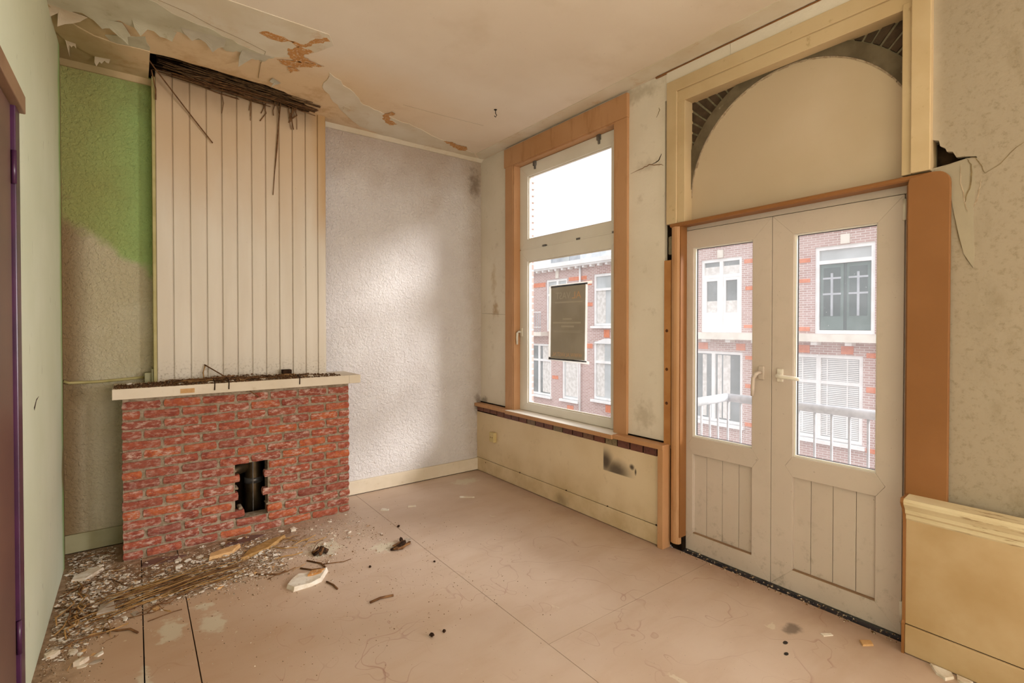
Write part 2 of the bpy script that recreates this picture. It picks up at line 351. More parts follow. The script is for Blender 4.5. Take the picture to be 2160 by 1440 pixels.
def m_boards():
    t = NT('stained_cream_boards'); x, y, z = t.xyz()
    col = t.mix(t.ramp(t.noise(2, 4, t.scale(t.pos(), (4, 1, 0.4))), 0.3, 0.7), '#d9d0c2', '#d1c6b6')
    w = t.mul(t.math('SUBTRACT', t.noise(2.0, 5, t.scale(t.pos(), (1.5, 1, 0.5))), 0.5), 0.9)
    top = t.ramp(t.math('ADD', z, w), 2.0, 3.0)
    col = t.mix(t.mul(top, 0.8), col, '#c3a580')
    col = t.mix(t.mul(t.ramp(t.math('ADD', z, t.mul(w, 0.3)), 3.0, 3.2), 0.5), col, '#7b5c3a')
    rt = t.ramp(t.math('ADD', x, t.mul(w, 0.12)), 1.12, 1.24)
    col = t.mix(t.mul(rt, t.mul(t.ramp(z, 2.0, 2.5), 0.7)), col, '#b48d58')
    col = t.mix(t.mul(t.ramp(t.noise(70, 4), 0.70, 0.75), 0.6), col, '#6a4a2a')
    col = t.mix(t.mul(t.ramp(z, 1.3, 1.1), t.ramp(t.noise(60, 6, None, 0.7), 0.5, 0.66, 0, 0.7)), col, '#7a6344')
    return t.done(col, 0.5, 0.35)
M['boards'] = m_boards()
def m_brick():
    t = NT('red_fireplace_brick'); r = t.rand(); v = t.pos()
    a = t.mix(r, '#aa5c44', '#8e5346')
    r2 = t.math('FRACT', t.mul(r, 7.31))
    a = t.mix(t.ramp(r2, 0.6, 1.0), a, '#b9653e')
    col = t.mix(t.ramp(t.noise(28, 6, v, 0.65), 0.4, 0.68), a, t.mix(r2, '#7d3e35', '#9c4e3c'))
    lime = t.mul(t.ramp(t.noise(34, 7, t.scale(v, (0.6, 1, 1.4)), 0.72), 0.47, 0.64), t.ramp(t.math('FRACT', t.mul(r, 13.7)), 0.0, 1.0, 0.35, 0.9))
    col = t.mix(lime, col, '#c9ad9e')
    col = t.mix(t.mul(t.ramp(t.noise(60, 5, v, 0.7), 0.62, 0.70), 0.6), col, '#5a2a22')
    t.bump(t.math('ADD', t.noise(55, 5, t.scale(v, (0.6, 1, 1.2)), 0.65), t.mul(t.noise(18, 3), 0.6)), 0.75, 0.010)
    return t.done(col, 0.85, 0.15)
M['brick'] = m_brick()
M['mortar'] = simple('grey_brown_mortar', '#a3937f', '#84735e', 40, 0.95, 0.6, 90, 0.1, dirt='#6a5a46', dsc=30)
M['plaster'] = simple('broken_white_plaster', '#e4ddd2', '#cfc0ac', 14, 0.85, 0.3, 60, 0.15, dirt='#9c7a55', dsc=22, dlo=0.55, dhi=0.7, damt=0.6)
M['plaster2'] = simple('broken_tan_plaster', '#d0a878', '#b98f60', 14, 0.85, 0.3, 60, 0.15)
M['plaster3'] = simple('grey_broken_plaster', '#b3a698', '#9b8c7c', 14, 0.9, 0.3, 60, 0.15)
M['oldreed'] = simple('old_dark_reed', '#6b5238', '#4a3826', 30, 0.85, 0.2, 80, 0.1)
M['crackline'] = simple('hairline_crack_shadow', '#8a7757', '#75644a', 30, 0.9)
M['twig'] = simple('dry_brown_reed', '#7d5a3a', '#5d3f28', 30, 0.8, 0.2, 80, 0.15)
M['straw'] = simple('tan_dry_reed', '#b08a5a', '#96713f', 30, 0.75, 0.2, 80, 0.2)
M['char'] = simple('blackened_wood', '#3c2a1e', '#2a1c14', 40, 0.9, 0.5, 60, 0.1)
def m_dirt():
    t = NT('mixed_fine_rubble'); r = t.noise(140, 2); r2 = t.noise(90, 2)
    col = t.mix(t.ramp(r, 0.42, 0.58), '#574028', t.mix(t.ramp(r2, 0.45, 0.55), '#8d6c48', '#d8cbb8'))
    return t.done(col, 0.9, 0.1)
M['rubble'] = m_dirt()
def m_crumb():
    t = NT('pale_plaster_crumbs'); a = t.noise(45, 1); b = t.noise(60, 1, t.scale(t.pos(), (1, -1, 1)))
    col = t.mix(t.ramp(a, 0.42, 0.5), '#8d7862', '#d9d0c4'); col = t.mix(t.ramp(b, 0.56, 0.62), col, '#b0895f')
    return t.done(col, 0.9, 0.1)
M['crumb'] = m_crumb()
M['mgrit'] = simple('dark_brown_mantel_rubble', '#6a4c34', '#4a3424', 60, 0.9, 0, 50, 0.1, dirt='#b59a78', dsc=110, dlo=0.58, dhi=0.64, damt=0.8)
M['steel'] = simple('dull_flue_metal', '#7a684e', '#5d4e3a', 6, 0.45, 0.1, 20, 0.5, 0.9)
M['galv'] = simple('frosted_galvanised_steel', '#babdc2', '#a8abb0', 20, 0.5, 0.2, 50, 0.4, 0.0)
M['zinc'] = simple('grey_metal_clip', '#8a8784', '#6c6a68', 20, 0.4, 0, 50, 0.5, 0.6)
M['sockety'] = simple('yellowed_plastic', '#cfba88', '#c4ad78', 6, 0.4, 0, 50, 0.4)
M['yellow'] = simple('yellow_green_pipe_paint', '#b5aa76', '#a69b64', 9, 0.5, 0.1, 50, 0.3)
M['greenpaint'] = simple('green_painted_wood', '#a8a482', '#9c9874', 6, 0.5)
M['purple'] = simple('dark_purple_gloss_paint', '#4d2446', '#40203c', 6, 0.3, 0, 50, 0.5)
M['doorbrown'] = simple('brown_purple_door_paint', '#6e5248', '#604540', 1.5, 0.4, 0.05, 40, 0.4, dirt='#a58f84', dsc=60, dlo=0.7, dhi=0.76, damt=0.4)
M['casebrown'] = simple('dusty_brown_casing_paint', '#94775c', '#866850', 4, 0.5)
M['tile'] = None
def m_tile():
    t = NT('brown_tile_strip'); r = t.rand()
    col = t.mix(r, '#6a4038', '#7a4a38'); col = t.mix(t.ramp(t.math('FRACT', t.mul(r, 5.3)), 0.75, 0.95), col, '#86765a')
    col = t.mix(t.mul(t.ramp(t.noise(60, 6, None, 0.7), 0.48, 0.66), 0.6), col, '#3a2420')
    t.bump(t.noise(90, 3), 0.2, 0.003)
    return t.done(col, 0.4, 0.4)
M['tile'] = m_tile()
def m_glass(name, haze=0.10):
    t = NT(name)
    tr = t.n.new('ShaderNodeBsdfTransparent'); gl = t.n.new('ShaderNodeBsdfGlossy'); gl.inputs['Roughness'].default_value = 0.02
    df = t.n.new('ShaderNodeBsdfTranslucent'); df.inputs['Color'].default_value = (0.95, 0.95, 0.97, 1)
    lw_ = t.n.new('ShaderNodeLayerWeight'); lw_.inputs['Blend'].default_value = 0.5
    fr = t.n.new('ShaderNodeMath'); fr.operation = 'POWER'; t.l.new(lw_.outputs['Facing'], fr.inputs[0]); fr.inputs[1].default_value = 5.0
    m1 = t.n.new('ShaderNodeMixShader'); m2 = t.n.new('ShaderNodeMixShader')
    d = t.ramp(t.noise(2.2, 6), 0.25, 0.8, haze * 0.6, haze * 1.5)
    sp = t.mul(t.ramp(t.noise(90, 2), 0.74, 0.77), 0.5)
    t.l.new(t.math('MAXIMUM', d, sp), m1.inputs[0]); t.l.new(tr.outputs[0], m1.inputs[1]); t.l.new(df.outputs[0], m1.inputs[2])
    t.l.new(t.math('ADD', t.mul(fr.outputs[0], 0.5), 0.03), m2.inputs[0]); t.l.new(m1.outputs[0], m2.inputs[1]); t.l.new(gl.outputs[0], m2.inputs[2])
    t.l.new(m2.outputs[0], t.out.inputs[0]); t.n.remove(t.b)
    return t.m
M['glass'] = m_glass('dusty_door_glass', 0.06)
M['glassw'] = m_glass('thinly_dusty_window_glass', 0.022)
M['seal'] = simple('dark_glazing_seal', '#3c3a3c', '#2c2a2c', 10, 0.6)
M['poster'] = simple('grey_brown_poster_back', '#a59b88', '#9a907c', 5, 0.6, 0, 50, 0.2)
def m_translucent(name, c, c2, f):
    t = NT(name); col = t.mix(t.ramp(t.noise(5, 3), 0.35, 0.65), c, c2); t.done(col, 0.7, 0.2)
    tl = t.n.new('ShaderNodeBsdfTranslucent'); t.l.new(col, tl.inputs['Color']); m = t.n.new('ShaderNodeMixShader'); m.inputs[0].default_value = f
    t.l.new(t.b.outputs[0], m.inputs[1]); t.l.new(tl.outputs[0], m.inputs[2]); t.l.new(m.outputs[0], t.out.inputs[0]); return t.m
M['posterwhite'] = m_translucent('white_poster_border_letting_light_through', '#f2f0ec', '#ebe8e2', 0.75)
M['postertext'] = simple('faint_orange_print', '#d6a878', '#cfa070', 8, 0.6)
M['postertext2'] = simple('faint_pale_print', '#b8ac96', '#b5a992', 8, 0.6)
M['wire'] = simple('rusty_hook_iron', '#3a322c', '#2a2420', 20, 0.5, 0, 50, 0.4, 0.5)
# across the street
def m_facade():
    t = NT('far_red_brickwork')
    x, y, z = t.xyz(); cb = t.n.new('ShaderNodeCombineXYZ'); t.l.new(y, cb.inputs[0]); t.l.new(z, cb.inputs[1])
    b = t.n.new('ShaderNodeTexBrick'); t.l.new(cb.outputs[0], b.inputs['Vector'])
    b.inputs['Scale'].default_value = 1.0; b.inputs['Brick Width'].default_value = 0.22; b.inputs['Row Height'].default_value = 0.066
    b.inputs['Mortar Size'].default_value = 0.008; b.inputs['Bias'].default_value = 0.0
    b.inputs['Color1'].default_value = lin('#c0a098'); b.inputs['Color2'].default_value = lin('#ad8a80'); b.inputs['Mortar'].default_value = lin('#dcd2cc')
    col = t.mix(t.mul(t.ramp(t.noise(0.8, 5), 0.35, 0.7), 0.35), b.outputs['Color'], '#c6a8a0')
    return t.done(col, 0.9, 0.1)
M['facade'] = m_facade()
M['facorange'] = simple('far_orange_brick', '#dd8a66', '#cf7a58', 9, 0.9, 0, 50, 0.1)
M['facwhite'] = simple('far_white_joinery', '#f2f1ee', '#e8e6e2', 3, 0.6)
M['facstone'] = simple('far_pale_stone', '#e6ded0', '#d8cfc0', 3, 0.8)
M['faczinc'] = simple('far_grey_slate', '#b8bcc0', '#a4a8ac', 3, 0.8)
M['facgreen'] = simple('far_dark_green_doors', '#6f7f7a', '#65756f', 3, 0.4)
M['curtain'] = simple('far_net_curtain', '#e6e2dc', '#cfcac2', 7, 0.9)
def m_farglass(name, a, b):
    t = NT(name); col = t.mix(t.ramp(t.noise(0.9, 3), 0.35, 0.65), a, b); return t.done(col, 0.08, 0.6)
M['fpane'] = m_farglass('far_window_pane', '#8a9090', '#6c7270')
M['fpanel'] = m_farglass('far_light_window_pane', '#c8cccb', '#b4b8b6')
M['fpaned'] = m_farglass('far_dark_window_pane', '#55625f', '#475350')
M['street'] = simple('street_paving', '#b0a8a2', '#a09890', 2, 0.9)
# ------------------------------------------------------------------ room dimensions (metres)
XL, XW, XR, YB, YF, ZC = -0.375, 2.88, 2.83, 4.35, -4.2, 3.205
rnd = random.Random(11)
S = 'structure'
# ------------------------------------------------------------------ floor
fl = obj('floor', MB().box(XL - 0.1, 3.2, YF, YB + 0.1, -0.14, -0.05), M['dark'], kind=S, label='pink brown hardboard floor of the empty room with dark seams')
g = 0.0025
for i, (x0, x1, y0, y1) in enumerate(((XL - .05, 0.022, YF, YB), (0.022, 0.214, YF, 3.235), (0.022, 0.214, 3.235, YB), (0.214, 1.541, YF, YB), (1.541, 2.882, 1.755, YB), (1.541, 2.882, YF, 1.755))):
    gg = [g, g, g, g]
    if i == 4: gg = [0.0014, 0, 0.0012, 0]
    if i == 5: gg = [0.0014, 0, 0, 0.0012]
    if i == 3: gg = [g, 0.0014, 0, 0]
    obj('floor_sheet', MB().box(x0 + gg[0], x1 - gg[1], y0 + gg[2], y1 - gg[3], -0.05, 0.0), M['floor'], fl)
# ------------------------------------------------------------------ ceiling with the broken-out hole above the chimney boards
HOLE = [(0.085, 3.885), (0.15, 3.872), (0.22, 3.868), (0.31, 3.88), (0.40, 3.877), (0.50, 3.892), (0.59, 3.896), (0.67, 3.905), (0.75, 3.902), (0.82, 3.925), (0.88, 3.935), (0.96, 3.99), (1.04, 4.04), (1.10, 4.10), (1.13, 4.20)]
mb = MB(); T = 0.03
mb.box(XL - .1, 3.1, YF, 3.80, ZC, ZC + T)
mb.box(XL - .1, 0.085, 3.80, YB + .1, ZC, ZC + T)
mb.box(1.13, 3.1, 3.80, YB + .1, ZC, ZC + T)
for (xa, ya), (xb, yb) in zip(HOLE[:-1], HOLE[1:]):
    mb.prism([(xa, 3.80), (xb, 3.80), (xb, yb), (xa, ya)], 2, ZC, ZC + T)
ceil = obj('ceiling', mb, M['ceil'], kind=S, label='water-stained beige ceiling with a hole and peeling paint')
obj('attic_deck', MB().box(XL - .1, 3.3, YF, YB + .3, ZC + 0.42, ZC + 0.5), M['cavity'], ceil)
obj('cavity_back', MB().box(XL, 1.4, 4.30, 4.36, ZC + .03, ZC + 0.42), M['cavity'], ceil)
obj('cavity_joist', MB().box(0.0, 1.25, 3.70, 3.78, ZC + .031, ZC + 0.2), M['cavity'], ceil)
def jag(pts, amp, step, seed):
    r = random.Random(seed); out = []
    for (a, b) in zip(pts, pts[1:] + pts[:1]):
        d = math.dist(a[:2], b[:2]); n = max(1, int(d / step))
        for k in range(n):
            t_ = k / n; j = amp if (k and not (len(a) > 2)) else 0
            out.append((a[0] + (b[0]-a[0]) * t_ + r.uniform(-j, j), a[1] + (b[1]-a[1]) * t_ + r.uniform(-j, j)))
    return out
def sheet(name, pts, z, mat, th=0.004, amp=0.012, step=0.05, seed=1, parent=ceil):
    return obj(name, MB().prism(jag(pts, amp, step, seed), 2, z - th, z), mat, parent)
# paper lining bands still stuck to the ceiling
sheet('lining_paper', [(0.02, 3.0, 1), (0.92, 3.0), (0.98, 3.10), (0.86, 3.33), (0.72, 3.46), (0.60, 3.48), (0.45, 3.42), (0.33, 3.36), (0.20, 3.40), (0.05, 3.30)], ZC, M['band'], seed=2)
sheet('lining_paper', [(1.06, 3.45), (1.25, 3.60), (1.42, 3.79), (1.66, 3.87), (1.95, 3.95), (2.2, 4.05), (2.45, 4.12), (2.7, 4.2), (2.80, 4.31), (1.75, 4.29), (1.55, 4.22), (1.40, 4.08), (1.22, 3.88), (1.08, 3.68)], ZC, M['band'], seed=3)
sheet('lining_paper', [(2.70, YF, 1), (2.86, YF, 1), (2.86, 4.33), (2.72, 4.20)], ZC, M['band'], amp=0.0, step=0.4, seed=4)
sheet('paint_skin', [(-0.36, 3.0, 1), (-0.02, 3.0), (0.04, 3.22), (0.20, 3.32), (0.40, 3.37), (0.60, 3.45), (0.72, 3.47), (0.66, 3.57), (0.58, 3.50), (0.46, 3.56), (0.40, 3.47), (0.30, 3.53), (0.22, 3.49), (0.10, 3.54), (0.02, 3.60), (-0.06, 3.56), (-0.14, 3.68), (-0.22, 3.60), (-0.36, 3.66)], ZC, M['flake'], seed=5, amp=0.010, step=0.03, th=0.0055)
sheet('paint_skin', [(-0.13, 3.80), (0.06, 3.68), (0.085, 3.80), (0.08, 3.90), (0.062, 4.06), (-0.04, 4.02), (-0.10, 3.92)], ZC, M['flake'], seed=6, amp=0.012)
# bare orange patches where paper and paint came off
for sd, pts in enumerate(([(0.587, 3.223), (0.619, 3.181), (0.691, 3.186), (0.778, 3.195), (0.728, 3.232), (0.64, 3.249)], [(0.752, 3.201), (0.827, 3.196), (0.863, 3.105), (0.92, 3.037), (0.948, 3.066), (0.888, 3.137), (0.855, 3.2), (0.807, 3.249)],
        [(0.764, 3.322), (0.805, 3.238), (0.864, 3.233), (0.901, 3.245), (0.861, 3.33), (0.906, 3.368), (0.951, 3.362), (0.883, 3.414), (0.823, 3.43), (0.775, 3.368)], [(0.737, 3.48), (0.808, 3.441), (0.907, 3.396), (1.005, 3.381), (0.924, 3.458), (0.826, 3.517), (0.773, 3.512)],
        [(0.814, 3.541), (0.862, 3.52), (0.892, 3.544), (0.847, 3.609)], [(1.619, 3.843), (1.647, 3.777), (1.69, 3.812), (1.665, 3.877), (1.695, 3.926), (1.786, 3.979), (1.742, 4.037), (1.637, 3.945)], [(2.294, 4.089), (2.373, 4.059), (2.446, 4.096), (2.545, 4.085), (2.596, 4.177), (2.516, 4.204)])):
    sheet('bare_patch', pts, ZC - 0.0042, M['tan'], th=0.0012, seed=sd, amp=0.011, step=0.018)
# cracks: thin open seams in the lining
for zc_, pts in zip((.0059, .0007, .0059), ([(0.109, 3.217), (0.24, 3.25), (0.36, 3.31), (0.52, 3.36), (0.66, 3.42)], [(1.668, 3.61), (2.0, 3.60), (2.392, 3.572)], [(0.66, 3.42), (0.665, 3.6), (0.69, 3.82)])):
    m2 = MB()
    for a, b in zip(pts[:-1], pts[1:]): m2.add([(a[0], a[1], ZC-zc_), (b[0], b[1], ZC-zc_), (b[0]+.0006, b[1]+.0011, ZC-zc_), (a[0]+.0006, a[1]+.0011, ZC-zc_), (a[0], a[1], ZC), (b[0], b[1], ZC), (b[0]+.0006, b[1]+.0011, ZC), (a[0]+.0006, a[1]+.0011, ZC)], [(0,1,2,3), (7,6,5,4), (0,4,5,1), (1,5,6,2), (2,6,7,3), (3,7,4,0)])
    obj('crack', m2, M['crackline'], ceil)
# curled flakes hanging off the edges of the paint skin
def flake(x, y, w, l, ang, curl, mat, seed):
    r = random.Random(seed); m2 = MB(); nu, nv = 7, 6; vs_ = []; fs = []; curl *= 0.55
    tear = [r.uniform(.45, 1.0) for _ in range(nu)]; k0 = r.randrange(1, nu - 1); tear[k0] = 1.25; lean = r.uniform(-.4, .4)
    for j in range(nv):
        t_ = j / (nv - 1)
        for i in range(nu):
            q = t_ * tear[i]; a = curl * q
            s_ = l * sin(a) / curl; dz = -l * (1 - cos(a)) / curl - 0.004 * q
            u = (i / (nu - 1) - 0.5) * w * (1.05 - 0.15 * t_) + lean * s_
            vs_.append((x + u * cos(ang) - s_ * sin(ang), y + u * sin(ang) + s_ * cos(ang), ZC - 0.004 + dz))
    for j in range(nv - 1):
        for i in range(nu - 1):
            k = j * nu + i; fs.append((k, k + 1, k + nu + 1, k + nu))
    m2.add(vs_, fs)
    o = obj('paint_flake', m2, mat, ceil)
    s = o.modifiers.new('thick', 'SOLIDIFY'); s.thickness = 0.0015
for i, a in enumerate(((-0.28, 3.62, .16, .12, 0.2, 0.7, 'flake3'), (-0.12, 3.60, .14, .14, -0.2, 0.6, 'flake'), (0.10, 3.50, .20, .10, 0.1, 0.6, 'flake'),
                       (0.33, 3.42, .22, .12, -0.1, 0.5, 'flake2'), (0.62, 3.47, .15, .13, -0.1, 0.7, 'flake2'), (-0.30, 3.98, .05, .10, 0.3, 1.3, 'flake3'), (-0.15, 4.10, .08, .07, -0.2, 1.2, 'flake3'),
                       (0.80, 3.78, .07, .06, 0.6, 0.9, 'flake2'), (1.34, 3.92, .06, .03, 0.3, 0.9, 'flake3'))):
    flake(*a[:6], M[a[6]], 40 + i)
# sagging plaster edge in the alcove and the moulding on the wall behind it
m2 = MB(); ed = [(-0.372, 3.87), (-0.33, 3.98), (-0.25, 4.08), (-0.18, 4.14), (-0.075, 4.165), (0.03, 4.15), (0.085, 4.15)]
for (xa, ya), (xb, yb) in zip(ed[:-1], ed[1:]): m2.prism([(xa, ya - 0.30), (xb, yb - 0.30), (xb, yb), (xa, ya)], 2, ZC - 0.008, ZC - .0005)
obj('plaster_edge', m2, M['ceil'], ceil)
for i, (x0, x1) in enumerate(((XL, 0.105), (1.262, 2.885))):
    obj('trim_%d' % (i + 1), MB().prism([(YB, 3.178), (YB - 0.012, 3.178), (YB - 0.055, ZC), (YB, ZC)], 0, x0, x1), M['band'] if i else M['ceil'], kind=S,
        label=('cream cove strip between the white wall and the ceiling', 'stained brown cove strip above the green alcove')[i == 0])
# ------------------------------------------------------------------ back wall, left wall, rear
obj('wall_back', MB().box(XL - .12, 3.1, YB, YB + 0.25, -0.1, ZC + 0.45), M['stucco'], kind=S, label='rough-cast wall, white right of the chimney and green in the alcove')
wl_ = obj('wall_left', MB().box(XL - .15, XL, YF, YB, -0.1, ZC + .4), M['casebrown'], kind=S, label='pale green side wall with a purple door frame')
obj('wall_lining', MB().box(XL, -0.358, 2.615, 4.112, 0.0, ZC).box(XL, -0.358, YF, 2.615, 2.35, ZC).box(XL, -0.358, YF, 1.70, 0, 2.35), M['left'], wl_)
obj('wall_crack', MB().prism([(3.02, 1.135), (3.09, 1.165), (3.16, 1.17), (3.09, 1.158), (3.03, 1.122)], 0, -0.3585, -0.3572), M['char'], wl_)
wf = obj('wall_front', MB().box(XL - .1, 0.6, YF - .2, YF, -0.1, ZC + .4).box(2.8, 3.2, YF - .2, YF, -0.1, ZC + .4).box(0.6, 2.8, YF - .2, YF, -0.1, 0.6).box(0.6, 2.8, YF - .2, YF, 2.9, ZC + .4), M['winwall'], kind=S, label='plain unseen rear wall with an added wide opening for the fill light')  # the wide opening is assumed, made to hold the rear fill
for i, (x0, x1) in enumerate(((XL, -0.075), (1.37, 2.83))):
    y1 = YB
    b = obj('baseboard_back' if i else 'baseboard_alcove', MB().box(x0, x1, YB - 0.022, YB, 0.006, 0.125), M['skirt'] if i else M['greenpaint'], bevel=0.003, kind=S,
            label='cream skirting board along the white wall' if i else 'greenish skirting board in the alcove')
obj('shadow_gap', MB().box(XL, 2.85, YB - 0.012, YB, -0.01, 0.006), M['dark'], b)
# left door with purple frame
dl = empty('door_3', (-0.36, 2.15, 0), 'brown door with purple frame edge in the pale green wall', kind=S)
obj('door_leaf', MB().box(-0.372, -0.352, 1.70, 2.515, 0.01, 2.29), M['doorbrown'], dl, 0.002)
obj('door_casing', MB().box(-0.372, -0.341, 2.535, 2.615, 0, 2.30), M['purple'], dl, 0.003)
obj('head_casing', MB().box(-0.372, -0.325, 1.62, 2.625, 2.295, 2.362), M['casebrown'], dl, 0.003)
for z in (2.07, 0.36):
    obj('hinge', MB().tube([(-0.345, 2.527, z - 0.06), (-0.345, 2.527, z), (-0.345, 2.527, z + 0.06)], 0.008, 10), M['purple'], dl, smooth=True)
# ------------------------------------------------------------------ window wall
WY0, WY1, WZ0, WZ1 = 2.52, 3.765, 0.66, 3.005      # window opening
DY0, DY1, DZ1 = 0.745, 2.03, 2.16                   # door opening
AY0, AY1, AZ0, AZ1 = 0.765, 1.985, 2.16, 2.965      # fanlight opening
X1 = 3.16
mb = MB()
mb.box(XW, 3.04, WY1, 3.90, 0.6, ZC).box(XW, X1, 3.90, YB, 0.6, ZC).box(XW, X1, DY1 + 0.06, WY0, 0.6, ZC).box(XW, X1, WY0, WY1, WZ1, ZC).box(XW, X1, WY0, WY1, -.1, WZ0)
mb.box(XW, X1, DY1 + 0.06, WY0, -.1, .6).box(XW, X1, WY1, YB, -.1, .6)
mb.box(XW, X1, AY0 - .06, AY1 + .105, AZ1 + .05, ZC)
mb.box(XW, X1, YF, -2.3, -0.1, 2.195).box(XW, X1, -1.1, 0.665, -0.1, 2.195).box(XW, X1, -2.3, -1.1, -0.1, 0.75).box(XW, X1, YF, 0.665, 2.335, ZC)  # unseen opening behind the camera is added for the side fill
hp = [(0.665, 2.335), (0.640, 2.325), (0.636, 2.30), (0.618, 2.285), (0.612, 2.268), (0.592, 2.262), (0.580, 2.235), (0.56, 2.232), (0.54, 2.228), (0.515, 2.222), (0.50, 2.195), (0.30, 2.195), (0.30, 2.335)]
mb.prism(hp, 0, XW, XW + 0.03)
mb.prism([(0.665, 2.205), (0.60, 2.212), (0.545, 2.222), (0.51, 2.215), (0.50, 2.195), (0.665, 2.195)], 0, XW, XW + 0.03)
mb.box(XW, X1, YF, 0.30, 2.195, 2.335)
mb.box(2.96, X1, 0.30, 0.665, 2.195, 2.335)
mb.box(2.99, X1, 0.665, AY0, 2.195, ZC)
wr = obj('wall_right', mb, M['winwall'], kind=S, label='cracked cream wall around the window and the balcony doors')
obj('hole_lining', MB().box(2.945, 2.955, 0.30, 0.74, 2.195, 2.335), M['cavity'], wr)
# newer plaster patch hanging under the hole, with torn edges
pp = [(0.655, 2.198), (0.60, 2.208), (0.545, 2.218), (0.525, 2.19), (0.515, 2.10), (0.522, 2.0), (0.520, 1.90), (0.517, 1.80), (0.520, 1.745), (0.535, 1.775), (0.552, 1.81), (0.575, 1.93), (0.59, 2.02), (0.60, 2.10)]
obj('plaster_patch', MB().prism(pp, 0, XW - 0.004, XW), simple('newer_plaster_patch', '#a89c86', '#a09480', 4, 0.8, 0.1), wr)
def crack(pts, w, parent, x=XW, mat='crackline', name='crack', seed=0):
    r = random.Random(seed); P = []; k = []
    for (a, b) in zip(pts[:-1], pts[1:]):
        for q in range(4):
            t_ = q / 4; P.append((a[0] + (b[0]-a[0]) * t_ + r.uniform(-w, w), a[1] + (b[1]-a[1]) * t_ + r.uniform(-w, w)))
    P.append(pts[-1]); m_ = MB(); n = len(P)
    for i in range(n - 1):
        wa = w * sin(pi * (i + 0.3) / n) + 0.0004; wb = w * sin(pi * (i + 1.3) / n) + 0.0004
        (a0, a1), (b0, b1) = P[i], P[i + 1]
        d = math.hypot(b0 - a0, b1 - a1) or 1; nx, nz = -(b1 - a1) / d, (b0 - a0) / d
        m_.prism([(a0 - nx * wa, a1 - nz * wa), (b0 - nx * wb, b1 - nz * wb), (b0 + nx * wb, b1 + nz * wb), (a0 + nx * wa, a1 + nz * wa)], 0, x - 0.0012, x + 0.002)
    return obj(name, m_, M[mat], parent)
crack([(0.371, 2.24), (0.40, 2.22), (0.44, 2.17), (0.486, 2.143)], 0.0009, wr, seed=1)
crack([(0.545, 2.22), (0.53, 2.19), (0.528, 2.12), (0.545, 2.06), (0.55, 2.03)], 0.0025, wr, XW - .004, seed=2)
crack([(0.565, 2.20), (0.565, 2.13), (0.555, 2.08), (0.548, 2.02), (0.54, 1.99)], 0.0015, wr, XW - .004, 'tornpaper', 'torn_edge', seed=3)
crack([(0.50, 2.12), (0.505, 2.06), (0.52, 2.01), (0.528, 1.985)], 0.0020, wr, XW, 'tornpaper', 'torn_edge', seed=4)
crack([(0.535, 2.222), (0.515, 2.215), (0.50, 2.18), (0.486, 2.143)], 0.0015, wr, seed=5)
crack([(0.60, 2.12), (0.585, 1.98), (0.57, 1.88), (0.545, 1.79), (0.52, 1.745)], 0.0008, wr, XW - .001, seed=6)
crack([(2.386, 2.599), (2.30, 2.608), (2.22, 2.62), (2.13, 2.60), (2.10, 2.585)], 0.0030, wr, mat='casebrown', seed=7)
crack([(2.20, 2.615), (2.14, 2.63), (2.12, 2.67)], 0.0030, wr, mat='char', seed=8)
crack([(2.16, 2.93), (2.135, 2.97), (2.14, 2.99)], 0.0020, wr, seed=9)
crack([(4.335, 1.62), (4.2, 1.615), (4.05, 1.605), (3.91, 1.60)], 0.0012, wr, seed=10)
# outer brick leaf seen through the panes, toothed at the window edge
ob = obj('outer_brick_leaf', MB().box(3.04, X1 + .05, 3.89, YB + 1, -3, 4.4).box(3.06, X1 + .05, DY1 + .12, 2.46, -3, 4.4).box(3.06, X1 + .05, YF, -2.3, -3, 4.4).box(3.06, X1 + .05, -1.1, DY0 - .12, -3, 4.4).box(3.06, X1 + .05, -2.3, -1.1, -3, .75).box(3.06, X1 + .05, -2.3, -1.1, 2.195, 4.4).box(3.06, X1 + .05, YF, YB + 1, 3.08, 4.4).box(3.06, X1 + .05, 2.46, 3.89, -3, .6).box(3.06, X1 + .05, DY0 - .12, DY1 + .12, -3, -0.06), M['facade'], wr)
for k in range(14):
    obj('brick', MB().box(3.12, X1 + .055, 3.875, 3.92, 2.20 + k * 0.066, 2.20 + k * 0.066 + 0.042), M['facstone'], wr)
# wainscot under the window
WE = 2.083
mb = MB().box(XR, XW, WE, YB, 0.135, 0.605)
wn1 = obj('trim_3', mb, M['wain'], kind=S, label='cream wainscot panel under the window with a black scorch mark')
bb = obj('baseboard_right', MB().box(XR - 0.008, XW, WE, YB, 0.004, 0.131), M['wain'], bevel=0.003, kind=S, label='cream skirting board under the window')
obj('shadow_gap', MB().box(XR + .003, XW, WE, YB, 0.131, 0.135), M['dark'], bb)
for y in (4.18, 3.62, 3.0, 2.55, 2.11):
    obj('nail_head', MB().tube([(XR - .0095, y, 0.138 - (.03 if y > 4 else 0)), (XR - .004, y, 0.138 - (.03 if y > 4 else 0))], 0.005, 8), M['char'], bb)
# tile strip below the sill
ts = obj('trim_4', MB().box(XR + 0.004, XW, WE, YB, 0.605, 0.662), M['dark'], kind=S, label='strip of dark brown tiles directly under the window sill')
y = YB - 0.005; k = 0
while y > WE + 0.03:
    w = min(0.108, y - WE - 0.004)
    obj('tile', MB().box(XR - 0.001, XR + 0.006, y - w, y, 0.604 + (0.012 if k < 3 else 0), 0.658), M['tile'], ts, 0.001)
    y -= w + 0.010; k += 1
